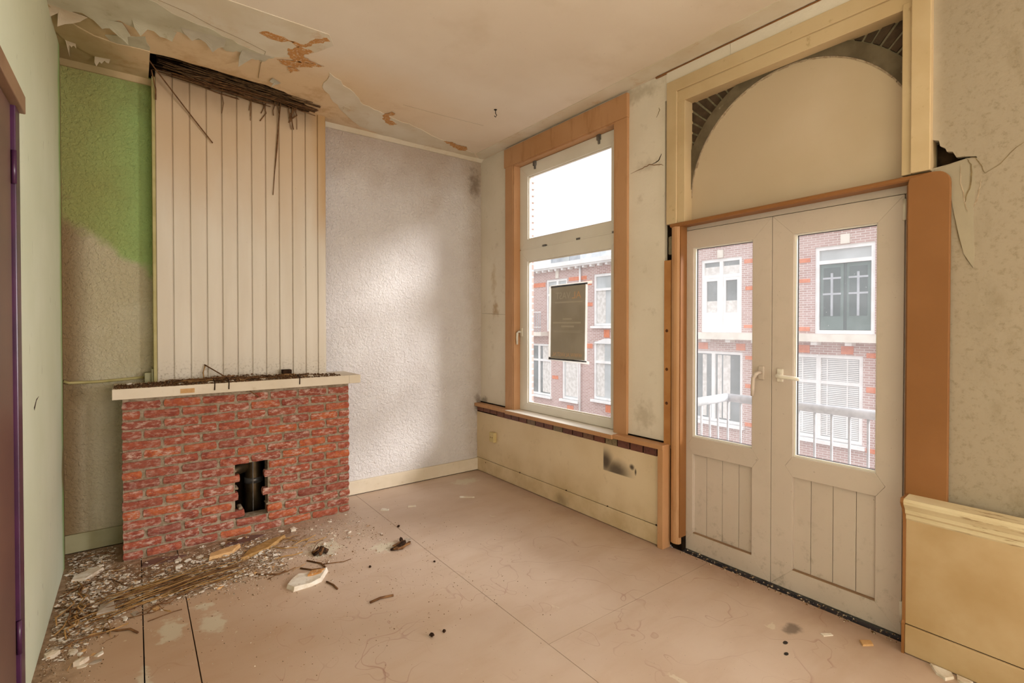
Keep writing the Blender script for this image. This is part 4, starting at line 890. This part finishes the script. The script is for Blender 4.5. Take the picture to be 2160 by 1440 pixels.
# ------------------------------------------------------------------ rubble
def chunk_mesh(seed, mat, flat=0.3):
    r = random.Random(seed); n = r.randint(5, 8); el = r.uniform(0.45, 0.9)
    pts = [(r.uniform(.65, 1) * cos(2 * pi * i / n + r.uniform(-.25, .25)), el * r.uniform(.65, 1) * sin(2 * pi * i / n + r.uniform(-.25, .25))) for i in range(n)]
    h = flat * r.uniform(.6, 1.2); m_ = MB()
    v = [(x, y, 0) for x, y in pts] + [(x * r.uniform(.8, 1.02), y * r.uniform(.8, 1.02), h * r.uniform(.75, 1.1)) for x, y in pts] + [(0, 0, h * 1.1)]
    f = [tuple(range(n))[::-1]] + [(i, (i+1) % n, n+(i+1) % n, n+i) for i in range(n)] + [(n+i, n+(i+1) % n, 2*n) for i in range(n)]
    return mesh('plaster_chunk', m_.add(v, f), M[mat])
CH = [chunk_mesh(s, ('plaster', 'plaster', 'plaster', 'plaster2', 'plaster3', 'plaster')[s % 6], (0.3, 0.18, 0.42)[s % 3]) for s in range(18)]
def twig_mesh(seed, mat, bend=0.12):
    r = random.Random(seed); p = [(-.5, 0, 0)]
    for k in range(1, 5): p.append((-.5 + k * .25, r.uniform(-bend, bend) * .5, 0.006 + r.uniform(0, .03)))
    rad = [.007 + r.uniform(-.001, .002) for _ in p]; m_ = MB().tube(p, rad, 5)
    zm = min(v[2] for v in m_.v); m_.v = [(a, b, c - zm) for a, b, c in m_.v]
    return mesh('twig', m_, M[mat], True)
TW = [twig_mesh(s, 'twig' if s % 3 else 'straw') for s in range(9)]
ST = [twig_mesh(s + 20, 'straw' if s % 2 else 'twig', 0.03) for s in range(6)]
def put(name, me, loc, rz, s, label, cat, group=None, tilt=0.0):
    o = bpy.data.objects.new(name, me); COL.objects.link(o); o.location = loc
    o.rotation_euler = (0, 0, rz); o.scale = s if isinstance(s, tuple) else (s, s, s)
    return tag(o, label, cat, group)
def inroom(x, y): return -0.34 < x and not (-0.1 < x < 1.38 and y > 3.955) and y < 4.31
def zone_name(x, y):
    if x < -.1 and y > 3.93: return 'on the alcove floor'
    if x < -.1: return 'along the foot of the green wall'
    if y > 3.68: return 'close to the brick base'
    if x < .42: return 'around the fallen reed bundle'
    return 'at the right end of the rubble'
def tone(me): return {'plaster': 'white', 'plaster2': 'tan', 'plaster3': 'grey'}[[k for k in ('plaster', 'plaster2', 'plaster3') if M[k] == me.materials[0]][0]]
def size_word(s_): return 'larger' if s_ > .02 else 'small'
r = random.Random(21); cnt = 0; spots = []
while cnt < 235:
    q = r.random()
    if q < .34: x, y = r.gauss(-.17, .12), r.uniform(2.85, 4.28)
    elif q < .85: x, y = r.uniform(-.3, .75), r.gauss(3.5, .2)
    else: x, y = r.uniform(.2, 1.35), r.gauss(3.72, .15)
    if y > 3.25 + 0.0 and x > .75 and r.random() < .35: continue
    if not inroom(x, y) or (y < 3.2 and x > -.12) : continue
    s = min(0.034, 0.008 + r.expovariate(1 / .011)); spots.append((x, y, s))
    me = CH[r.randrange(18)]
    put('plaster_chunk', me, (x, y, 0.0), r.uniform(0, 6.28), (s, s, s * r.uniform(.7, 1.2)), '%s %s bit of fallen plaster lying %s' % (size_word(s), tone(me), zone_name(x, y)), 'plaster', 'plaster rubble by the fireplace'); cnt += 1
for k in range(70):
    while True:
        x, y = (r.gauss(-.2, .1), r.uniform(3.0, 4.2)) if r.random() < .35 else (r.uniform(-.25, 1.0), r.gauss(3.55, .2))
        if inroom(x, y) and inroom(x + .06, y + .05) and x > -.25: break
    s = r.uniform(.05, .22)
    put('twig', TW[r.randrange(9)], (x, y, 0.0), r.gauss(.2, .6), (s, s, min(.5, s * 2.5)), '%s thin dry twig lying %s' % ('longer' if s > .13 else 'short', zone_name(x, y)), 'twig', 'twigs in the rubble')
for k in range(46):                                # the bundle of straight reeds in front of the fireplace
    x, y = r.uniform(-.12, .38), 3.40 + r.gauss(0, .07); y += (x - .1) * .16; s = r.uniform(.22, .55)
    put('reed_stalk', ST[r.randrange(6)], (x, y, r.uniform(0.0, 0.018)), .22 + r.gauss(0, .08), (s, .35, .35), 'straight tan reed in the fallen bundle left of the fireplace hole', 'reed', 'fallen reed bundle')
for k in range(14):
    x, y = r.uniform(-.32, -.24), r.uniform(3.15, 3.75); s = r.uniform(.12, .28)
    put('twig', TW[r.randrange(9)], (x, y, 0.002), 1.45 + r.gauss(0, .25), (s, .5, .5), 'dark twig heaped against the foot of the pale green wall', 'twig', 'twigs against the green wall')
# fine grit, too small and many to count
m2 = MB(); r = random.Random(8); n = 0
def grain(m_, x, y, z, s):
    a = r.uniform(0, 6.28); q = [(x + s * cos(a + i * 2.094) * r.uniform(.5, 1.2), y + s * sin(a + i * 2.094) * r.uniform(.5, 1.2), z) for i in range(3)]
    m_.add(q + [(x, y, z + s * r.uniform(.4, .9))], [(0, 2, 1), (0, 1, 3), (1, 2, 3), (2, 0, 3)])
def bit(m_, x, y, z, s):
    a = r.uniform(0, 6.28); k = r.choice((4, 5)); q = [(x + s * cos(a + i * 6.283 / k) * r.uniform(.5, 1.2), y + s * .6 * sin(a + i * 6.283 / k) * r.uniform(.5, 1.2), z + r.uniform(0, s * .4)) for i in range(k)]
    t_ = s * .18; m_.add(q + [(p[0], p[1], p[2] + t_) for p in q], [tuple(range(k))[::-1], tuple(range(k, 2 * k))] + [(i, (i + 1) % k, k + (i + 1) % k, k + i) for i in range(k)])
m3 = MB()
def zone():
    q = r.random()
    if q < .28: return r.gauss(-.24, .08), r.uniform(2.7, 4.3), 0
    if q < .78: return r.uniform(-.33, .75), r.gauss(3.5, .2), 0
    if q < .93: return r.uniform(.3, 1.4), r.gauss(3.65, .25), 1
    return r.gauss(1.0, .5), r.gauss(3.0, .5), 2
while n < 15000:
    x, y, q = zone()
    if not inroom(x, y) or x > 2.7: continue
    if q == 0 and y < 3.22 - .25 * max(0, -x) * 4 and r.random() < .8: continue
    s = min(.010, .0018 + r.expovariate(1 / .0018))
    if q == 2: s = min(s, .005)
    grain(m2, x, y, 0.0, s); n += 1
n = 0
while n < 2400:
    x, y, q = zone()
    if not inroom(x, y) or q == 2 or (q == 1 and r.random() < .7): continue
    if q == 0 and y < 3.25 - .25 * max(0, -x) * 4: continue
    bit(m3, x, y, r.uniform(0, .008), min(.022, .004 + r.expovariate(1 / .005))); n += 1
tag(obj('plaster_crumbs', m3, M['crumb']), 'pale plaster crumbs and paint flakes scattered thickly before the fireplace', 'plaster crumbs', kind='stuff')
tag(obj('rubble_grit', m2, M['rubble']), 'fine brown and white grit spread over the floor before the fireplace', 'grit', kind='stuff')
m4 = MB()
for k in range(420): grain(m4, r.uniform(2.855, 2.935), r.uniform(0.76, 1.95), -0.05 if r.random() < .6 else 0.0, min(.012, .003 + r.expovariate(1 / .004)))
tag(obj('threshold_grit', m4, M['rubble']), 'brown crumbs in the dark gap under the balcony doors', 'grit', kind='stuff')
# single finds on the floor
def slab(name, pts, h, mat, label, cat, top=None, lift=0.0):
    m_ = MB(); n = len(pts); r_ = random.Random(len(label)); cx = sum(p[0] for p in pts) / n; cy = sum(p[1] for p in pts) / n
    v = [(x, y, lift) for x, y in pts] + [(cx + (x - cx) * .93, cy + (y - cy) * .93, lift + h * r_.uniform(.75, 1.25)) for x, y in pts]
    return obj(name, m_.add(v, [tuple(range(n))[::-1], tuple(range(n, 2 * n))] + [(i, (i+1) % n, n+(i+1) % n, n+i) for i in range(n)]), M[mat], label=label, cat=cat)
p1 = slab('plaster_slab', [(0.677, 3.03), (0.72, 3.09), (0.765, 3.125), (0.85, 3.10), (0.93, 3.09), (0.86, 2.985), (0.80, 2.965), (0.70, 2.965)][::-1], .024, 'plaster', 'large white and orange slab of fallen plaster in mid floor', 'plaster')
obj('rust_patch', MB().prism([(0.80, 3.055), (0.87, 3.04), (0.905, 3.075), (0.83, 3.095)], 2, .018, .0315), M['tan'], p1)
p2 = empty('wood_lump', (1.42, 3.15, 0), 'dark splintered lump of wood on a smear of plaster', 'wood')
rs = random.Random(4)
for k in range(9):
    a0 = rs.gauss(0.5, .35); cx_, cy_ = 1.43 + rs.uniform(-.03, .03), 3.14 + rs.uniform(-.03, .03); L = rs.uniform(.04, .075); w0 = rs.uniform(.010, .022); zz = rs.uniform(0, .018)
    dx, dy = cos(a0), sin(a0)
    pts = [(cx_ - dx * L - dy * w0 * .4, cy_ - dy * L + dx * w0 * .4), (cx_ - dx * L * .8 + dy * w0, cy_ - dy * L * .8 - dx * w0), (cx_ + dx * L * .7 + dy * w0, cy_ + dy * L * .7 - dx * w0), (cx_ + dx * L, cy_ + dy * L), (cx_ + dx * L * .6 - dy * w0, cy_ + dy * L * .6 + dx * w0)]
    obj('splinter', MB().prism(pts, 2, zz, zz + rs.uniform(.008, .02)), M[('char', 'twig', 'plaster3')[k % 3]], p2, 0.002)
obj('stick', MB().tube([(1.00, 2.592, .006), (1.06, 2.60, .007), (1.13, 2.585, .006)], .0065, 7), M['twig'], smooth=True, label='single brown stick lying alone in mid floor', cat='stick')
def clod(x, y, s, label):
    r_ = random.Random(int(x * 1000)); m_ = MB(); v = []
    for j in range(5):
        th = pi * j / 4
        for i in range(7): v.append((x + s * sin(th) * cos(i * .8976) * r_.uniform(.6, 1.2), y + s * sin(th) * sin(i * .8976) * r_.uniform(.6, 1.2), max(0, s * .75 - s * cos(th) * .75 * r_.uniform(.8, 1.15))))
    f = [(j*7+i, j*7+(i+1) % 7, (j+1)*7+(i+1) % 7, (j+1)*7+i) for j in range(4) for i in range(7)]
    return obj('dirt_clod', m_.add(v, f), M['char'], label=label, cat='dirt')
clod(1.129, 2.135, .014, 'larger of two dark clods at the front of the floor')
clod(1.194, 2.131, .010, 'smaller of two dark clods at the front of the floor')
clod(1.55, 3.45, .011, 'rust-brown clod on the floor right of the dark wood lump')
clod(1.50, 2.80, .008, 'small dark clod on the long floor seam')
clod(1.15, 2.98, .009, 'flat dark clod left of the long floor seam')
slab('plaster_shard', [(2.735, 0.60), (2.79, 0.635), (2.795, 0.56), (2.76, 0.545), (2.715, 0.565)], .010, 'plaster', 'larger cream shard against the skirting at the right edge', 'plaster')
slab('plaster_shard', [(2.755, 0.535), (2.79, 0.545), (2.79, 0.49), (2.735, 0.50)], .009, 'plaster', 'smaller cream shard in front of the larger one at the right edge', 'plaster')
slab('plaster_shard', [(2.70, 0.86), (2.745, 0.83), (2.77, 0.85), (2.735, 0.885)], .008, 'plaster2', 'tan paint shard below the right balcony door', 'plaster')
slab('paper_scrap', [(2.24, 3.72), (2.34, 3.64), (2.355, 3.665), (2.25, 3.745)], .006, 'plaster', 'narrow white scrap on the floor near the far corner', 'scrap')
slab('paper_scrap', [(1.78, 3.78), (1.84, 3.75), (1.85, 3.775), (1.79, 3.80)], .006, 'plaster', 'white scrap on the floor before the white wall', 'scrap')
slab('paper_scrap', [(1.57, 3.85), (1.62, 3.80), (1.64, 3.83), (1.60, 3.88)], .006, 'plaster', 'white scrap across the floor seam beside the fireplace', 'scrap')
slab('paint_scrap', [(2.635, 1.0), (2.68, 0.975), (2.69, 0.99), (2.645, 1.02)], .004, 'plaster', 'white paint scrap on the floor below the right door', 'scrap')
for i, (x, y, sx, sy, lb) in enumerate(((2.44, 1.09, .016, .010, 'dark oval chip on the floor below the doors'), (2.36, 1.05, .014, .009, 'grey chip on the floor nearest the camera by the doors'))):
    slab('floor_chip', [(x + sx * cos(q), y + sy * sin(q)) for q in [k * pi / 4 for k in range(8)]], .002, 'wire', lb, 'chip')
slab('tan_slab', [(0.36, 3.66), (0.50, 3.70), (0.56, 3.78), (0.46, 3.77), (0.37, 3.72)], .025, 'plaster2', 'orange-tan plaster slab right in front of the bricks', 'plaster')
slab('grey_slab', [(-0.17, 3.30), (-0.09, 3.31), (-0.10, 3.42), (-0.16, 3.42)], .02, 'plaster3', 'upright-looking grey textured plaster piece left in the rubble', 'plaster')
slab('white_slab', [(-0.31, 3.84), (-0.24, 3.82), (-0.16, 3.93), (-0.20, 3.97), (-0.30, 3.90)], .02, 'plaster', 'long white plaster piece next to the green wall', 'plaster')
slab('bark_piece', [(0.52, 3.55), (0.70, 3.62), (0.84, 3.76), (0.72, 3.74), (0.58, 3.66)], .022, 'straw', 'flat fibrous bundle of bark-like reed before the fireplace hole', 'reed')
slab('brick_dust', [(0.46, 3.86), (0.62, 3.83), (0.74, 3.90), (0.66, 3.94), (0.50, 3.93)], .006, 'doorbrown', 'dark red-brown plate on the floor under the fireplace hole', 'plate')
slab('brick_dust', [(0.02, 3.83), (0.20, 3.80), (0.26, 3.86), (0.10, 3.92), (0.03, 3.90)], .006, 'doorbrown', 'dark red-brown plate on the floor at the left brick corner', 'plate')
for pts, lb in (([(0.86, 3.30), (0.92, 3.21), (0.93, 3.12), (0.90, 3.06)], 'curved dark twig leading to the large plaster slab'), ([(0.80, 3.22), (0.85, 3.16), (0.90, 3.14)], 'short twig touching the large plaster slab'),
                ([(0.88, 2.96), (0.90, 2.90), (0.905, 2.84)], 'thin twig lying right of the large plaster slab'), ([(0.57, 3.30), (0.62, 3.26), (0.68, 3.22), (0.72, 3.24)], 'wavy twig left of the large plaster slab'),
                ([(0.0, 3.02), (-0.03, 3.08), (-0.08, 3.10), (-0.14, 3.16)], 'bent twig left of the two narrow floor seams')):
    obj('twig', MB().tube([(x, y, .005) for x, y in pts], .005, 6), M['twig'], smooth=True, label=lb, cat='twig')
kn = empty('root_knot', (0.96, 3.36, 0), 'tangled grey-brown knot of roots before the fireplace', 'root')
for k in range(7):
    a = k * .9; obj('root_strand', MB().tube([(0.96 + .05 * cos(a), 3.36 + .04 * sin(a), .008), (0.96 + .02 * cos(a + 1), 3.36 + .02 * sin(a + 1), .035), (0.96 - .05 * cos(a + .5), 3.36 - .04 * sin(a + .5), .008)], .009, 6), M['twig' if k % 2 else 'char'], kn, smooth=True)
# ------------------------------------------------------------------ debris on the mantel shelf
ZM = 1.1003; r = random.Random(77)
for k in range(44):
    x = r.uniform(-.08, 1.12) if k > 12 else r.gauss(.55, .2); x = min(max(x, -.08), 1.3); y = r.uniform(3.99, 4.16); s = r.uniform(.010, .032)
    me = CH[r.randrange(18)]
    put('plaster_chunk', me, (x, y, ZM), r.uniform(0, 6), (s, s, s * r.uniform(.8, 1.6)), '%s %s plaster bit on the %s of the mantel shelf' % (size_word(s), tone(me), 'left end' if x < .3 else 'middle' if x < .75 else 'right half'), 'plaster', 'plaster bits on the mantel')
for k in range(26):
    x = r.uniform(.15, 1.0); s = r.uniform(.08, .3)
    put('twig', TW[r.randrange(9)], (x, r.uniform(4.0, 4.13), ZM + r.uniform(0, .012)), r.gauss(0, .25), (s, .4, .4), 'thin dry twig on the %s of the mantel shelf' % ('left half' if x < .5 else 'right half'), 'twig', 'twigs on the mantel')
m2 = MB()
for k in range(3400):
    x = r.uniform(-.11, 1.30); y = r.uniform(3.945, 4.185); pile = max(0, 1 - abs(x - .55) / .75) * .045 * max(0, 1 - abs(y - 4.09) / .12)
    if x > 1.0 and r.random() < .5: continue
    grain(m2, x, y, ZM + r.uniform(0, pile), min(.014, .004 + r.expovariate(1 / .004)))
tag(obj('mantel_grit', m2, M['mgrit']), 'dark grit and dust heaped along the mantel shelf', 'grit', kind='stuff')
wb = empty('wood_block', (0.93, 4.12, ZM), 'small blackened wood block on top of the mantel debris', 'block')
obj('block', MB().box(0.90, 0.965, 4.10, 4.16, ZM + .022, ZM + .055), M['char'], wb, 0.004)
obj('under_chip', MB().prism([(0.89, 4.08), (0.95, 4.06), (0.99, 4.12), (0.90, 4.17)], 2, ZM, ZM + .0225), M['plaster2'], wb, 0.003)
stalk('fallen_reed', [(0.395, 4.18, 1.215), (0.50, 4.07, 1.138), (0.60, 3.965, 1.075), (0.70, 3.925, 0.985)], .0045, 'twig', 'long reed leaning over the front of the mantel onto the bricks')
stalk('fallen_reed', [(0.40, 4.18, 1.21), (0.385, 4.17, 1.16), (0.39, 4.15, 1.105)], .004, 'straw', 'broken end of the leaning reed against the chimney boards')
for x in (0.515, 0.98, 0.43):
    stalk('drooping_reed', [(x, 3.99, 1.125), (x + .002, 3.937, 1.105), (x, 3.933, 1.055)], .0035, 'char', 'short dark reed bent over the mantel front edge', group='short reeds over the mantel edge')
stalk('fallen_reed', [(0.25, 4.05, 1.122), (0.45, 4.03, 1.132), (0.56, 4.02, 1.138)], .004, 'twig', 'horizontal reed lying along the middle of the mantel')
# ------------------------------------------------------------------ balcony
bal = empty('balcony_railing', (3.62, 1.4, 0), 'pale galvanised balcony railing outside the glazed doors', 'railing')
obj('top_rail', MB().tube([(3.08, 2.06, 0.945), (3.62, 2.06, 0.945), (3.62, 2.06, 0.945)], 0.031, 16).tube([(3.62, 2.06, 0.945), (3.62, 1.4, 0.945), (3.62, 0.70, 0.945)], 0.031, 16), M['galv'], bal, smooth=True)
obj('bottom_rail', MB().box(3.61, 3.63, 0.70, 2.06, 0.06, 0.10).box(3.08, 3.62, 2.05, 2.07, 0.06, 0.10), M['galv'], bal)
for k in range(14):
    y = 2.05 - k * 0.102; obj('baluster', MB().tube([(3.62, y, 0.08), (3.62, y, 0.5), (3.62, y, 0.93)], 0.008, 8), M['galv'], bal, smooth=True)
for k in range(4):
    x = 3.50 - k * 0.11; obj('baluster', MB().tube([(x, 2.06, 0.08), (x, 2.06, 0.5), (x, 2.06, 0.93)], 0.008, 8), M['galv'], bal, smooth=True)
obj('balcony_slab', MB().box(3.16, 3.70, 0.55, 2.15, -0.16, -0.03), M['facstone'], label='concrete balcony slab outside the doors', cat='balcony')
# ------------------------------------------------------------------ houses across the street
FX = 15.5
hs = empty('terraced_houses', (FX, 10, -3.2), 'red brick terraced houses with white joinery across the street', 'building')
openings = [(4.72, 6.18, 1.25, 3.70), (4.98, 7.25, -1.75, 0.66), (8.33, 9.77, 1.25, 3.70), (8.29, 10.3, -1.75, 0.63), (13.1, 14.80, 1.46, 3.63), (13.1, 14.80, -1.64, 0.82), (16.42, 17.85, 1.20, 3.61), (15.70, 16.75, -1.85, 0.62), (17.5, 19.4, -1.85, 0.60)] + [(y_, y_ + 1.6, z_, z_ + 2.3) for y_ in (21.5, 25.0, 28.5, 32.0, 35.5) for z_ in (1.4, -1.8)]
ys = sorted(set([-2.0, 42.0] + [v for o in openings for v in o[:2]])); m2 = MB()
for a, b in zip(ys[:-1], ys[1:]):
    c = (a + b) / 2; cuts = sorted([(o[2], o[3]) for o in openings if o[0] < c < o[1]]); z = -3.2
    for z0, z1 in cuts: m2.box(FX, FX + .3, a, b, z, z0); z = z1
    m2.box(FX, FX + .3, a, b, z, 4.12)
obj('brick_front', m2, M['facade'], hs)
obj('body', MB().box(FX + .3, FX + 8, -2, 42, -3.2, 4.1), M['fpane'], hs)
obj('cornice', MB().box(FX - .35, FX + .3, 10.9, 42, 4.12, 4.30).box(FX - .28, FX + .3, 10.9, 42, 4.05, 4.12), M['facwhite'], hs)
obj('cornice', MB().box(FX - .35, FX + .3, -2, 10.9, 4.55, 4.75).box(FX, FX + .3, -2, 10.9, 4.1, 4.55), M['facwhite'], hs)
for k in range(24): obj('corbel', MB().box(FX - .22, FX, 11.2 + k * .44, 11.2 + k * .44 + .12, 3.96, 4.05), M['facwhite'], hs)
dm = obj('dormer', MB().box(FX + .6, FX + 3, 16.2, 18.2, 4.2, 5.0), M['faczinc'], hs); 
obj('dormer_window', MB().box(FX + .57, FX + .6, 16.9, 17.3, 4.4, 4.9), M['fpanel'], dm)
obj('ledge', MB().box(FX - .40, FX + .05, -2, 11.5, 1.03, 1.24), M['facstone'], hs)
obj('ledge', MB().box(FX - .45, FX + .05, 17.7, 26, 0.98, 1.16), M['facstone'], hs)
for k in range(9): obj('bracket', MB().box(FX - .3, FX, 4.3 + k * .85, 4.3 + k * .85 + .16, 0.94, 1.03), M['facwhite'], hs)
def fwin(i, bars_z=(), bars_y=(), pane='fpane', fw=0.10, sill=True, arch=False):
    y0, y1, z0, z1 = openings[i]
    w = obj('window', ring(FX + .04, FX + .14, y0, y1, z0, z1, (fw,) * 4), M['facwhite'], hs)
    for z in bars_z: obj('transom_bar', MB().box(FX + .04, FX + .12, y0 + fw, y1 - fw, z - .05, z + .05), M['facwhite'], w)
    for y in bars_y: obj('mullion', MB().box(FX + .03, FX + .118, y - .06, y + .06, z0 + fw, z1 - fw), M['facwhite'], w)
    obj('pane', MB().box(FX + .10, FX + .11, y0 + fw, y1 - fw, z0 + fw, z1 - fw), M[pane], w)
    if sill: obj('sill', MB().box(FX - .12, FX + .1, y0 - .08, y1 + .08, z0 - .10, z0), M['facwhite'], w)
    return w
w = fwin(0, (3.26,), (), 'fpaned', sill=False)
obj('transom_pane', MB().box(FX + .095, FX + .099, 4.82, 6.08, 3.31, 3.60), M['fpanel'], w)
obj('balcony_door', MB().box(FX + .085, FX + .098, 4.84, 5.40, 1.36, 3.2), M['facgreen'], w); obj('balcony_door', MB().box(FX + .085, FX + .098, 5.48, 6.06, 1.36, 3.2), M['facgreen'], w)
for ya in (4.92, 5.56):
    obj('door_pane', MB().box(FX + .080, FX + .084, ya, ya + .42, 1.75, 3.10), M['fpaned'], w)
    obj('glazing_bar', MB().box(FX + .076, FX + .080, ya + .18, ya + .24, 1.75, 2.95), M['faczinc'], w)
    for z in (2.34, 2.78): obj('glazing_bar', MB().box(FX + .074, FX + .0795, ya - .02, ya + .44, z, z + .05), M['faczinc'], w)
w = fwin(1, (-0.12,), (6.08,), 'fpanel')
m2 = MB()
for k in range(42): m2.box(FX + .070, FX + .092, 5.1, 7.13, -1.62 + k * .052, -1.62 + k * .052 + .03)
tag(obj('blind_slats', m2, M['facwhite'], w), kind='stuff')
for y in (5.35, 5.85, 6.5): obj('blind_tape', MB().box(FX + .064, FX + .069, y, y + .03, -1.62, .55), M['facwhite'], w)
w = fwin(2, (3.12,), (9.05,), 'fpane', sill=False)
obj('balcony_door', ring(FX + .05, FX + .09, 8.43, 9.0, 1.35, 3.07, (.10, .08, .56, .10)), M['facwhite'], w); obj('balcony_door', ring(FX + .05, FX + .09, 9.10, 9.67, 1.35, 3.07, (.08, .10, .56, .10)), M['facwhite'], w)
obj('curtain', MB().box(FX + .094, FX + .098, 8.45, 9.65, 1.9, 2.3), M['curtain'], w); obj('curtain', MB().box(FX + .094, FX + .098, 8.43, 9.67, 3.17, 3.45), M['curtain'], w)
w = fwin(3, (), (9.32,), 'fpane')
for y0, y1 in ((8.75, 9.0), (9.05, 9.2), (9.6, 9.75)): obj('curtain', MB().box(FX + .094, FX + .098, y0, y1, -1.6, .5), M['curtain'], w)
w = fwin(4, (2.98,), (), 'fpanel')
for y0, y1 in ((13.2, 13.75), (14.2, 14.68)): obj('curtain', MB().box(FX + .094, FX + .098, y0, y1, 1.57, 2.93), M['curtain'], w)
w = fwin(5, (-0.06,), (), 'fpanel')
for y0, y1 in ((13.2, 13.8), (14.25, 14.68)): obj('curtain', MB().box(FX + .094, FX + .098, y0, y1, -1.5, .70), M['curtain'], w)
obj('arched_head', MB().prism([(13.1 + 1.7 * i / 10, 0.72 + .22 * sin(pi * i / 10)) for i in range(11)], 0, FX - .02, FX + .05), M['facwhite'], w)
w = fwin(6, (2.9,), (17.1,), 'fpanel', sill=False); w = fwin(7, (), (), 'fpanel')
obj('curtain', MB().box(FX + .094, FX + .098, 15.82, 16.6, -1.7, .5), M['curtain'], w)
w = fwin(8, (-.18,), (18.4,), 'fpane'); obj('curtain', MB().box(FX + .094, FX + .098, 17.62, 18.2, -1.7, .5), M['curtain'], w)
for i_ in range(9, 19): fwin(i_, (openings[i_][2] + 1.5,), (), 'fpanel')
for k, (y0, y1, z0, z1) in enumerate(((6.3, 6.75, 3.30, 3.42), (6.3, 6.6, 2.72, 2.83), (6.3, 6.75, 1.32, 1.44), (7.85, 8.25, 3.45, 3.58), (7.85, 8.2, 2.6, 2.72), (7.85, 8.25, 1.40, 1.50), (4.3, 4.9, .62, .75), (5.2, 5.5, .70, .92), (6.3, 6.6, .70, .92), (4.4, 4.9, -.3, -.15), (4.4, 4.9, -1.9, -1.78),
                                      (8.2, 8.5, .68, .90), (9.5, 9.85, .68, .90), (7.8, 8.2, .40, .52), (7.8, 8.2, -.5, -.38), (7.8, 8.2, -1.72, -1.6), (14.9, 15.4, 3.2, 3.4), (15.2, 16.3, 3.45, 3.62), (17.9, 20, 3.3, 3.5), (13.9, 14.2, .98, 1.3), (14.85, 15.3, .5, .7), (14.85, 15.2, 2.3, 2.45), (16.9, 17.4, .65, .9), (17.0, 17.4, -1.0, -.85), (13.8, 14.1, -2.1, -1.8), (16.0, 16.4, -2.4, -2.1))):
    obj('orange_block', MB().box(FX - .015, FX, y0, y1, z0, z1), M['facorange'], hs)
obj('drainpipe', MB().tube([(FX - .08, 15.53, -3.2), (FX - .08, 15.53, 0), (FX - .08, 15.53, 4.05)], 0.045, 10), M['facwhite'], hs, smooth=True)
rl = obj('balcony_rail', MB().box(FX - .42, FX - .39, 17.75, 24, 2.08, 2.12).box(FX - .42, FX - .39, 17.75, 24, 1.38, 1.41), M['facwhite'], hs)
for k in range(34): obj('baluster', MB().box(FX - .415, FX - .395, 17.8 + k * .13, 17.82 + k * .13, 1.16, 2.1), M['faczinc'], rl)
obj('keystone', MB().box(FX - .05, FX, 5.30, 5.52, 3.72, 3.98).box(FX - .05, FX, 8.95, 9.15, 3.72, 3.98).box(FX - .05, FX, 16.95, 17.15, 3.64, 3.98), M['facstone'], hs)
obj('street_ground', MB().box(3.3, 30, -10, 50, -3.3, -3.2), M['street'], label='grey paved street below the balcony', cat='street')
bpy.context.view_layer.update()
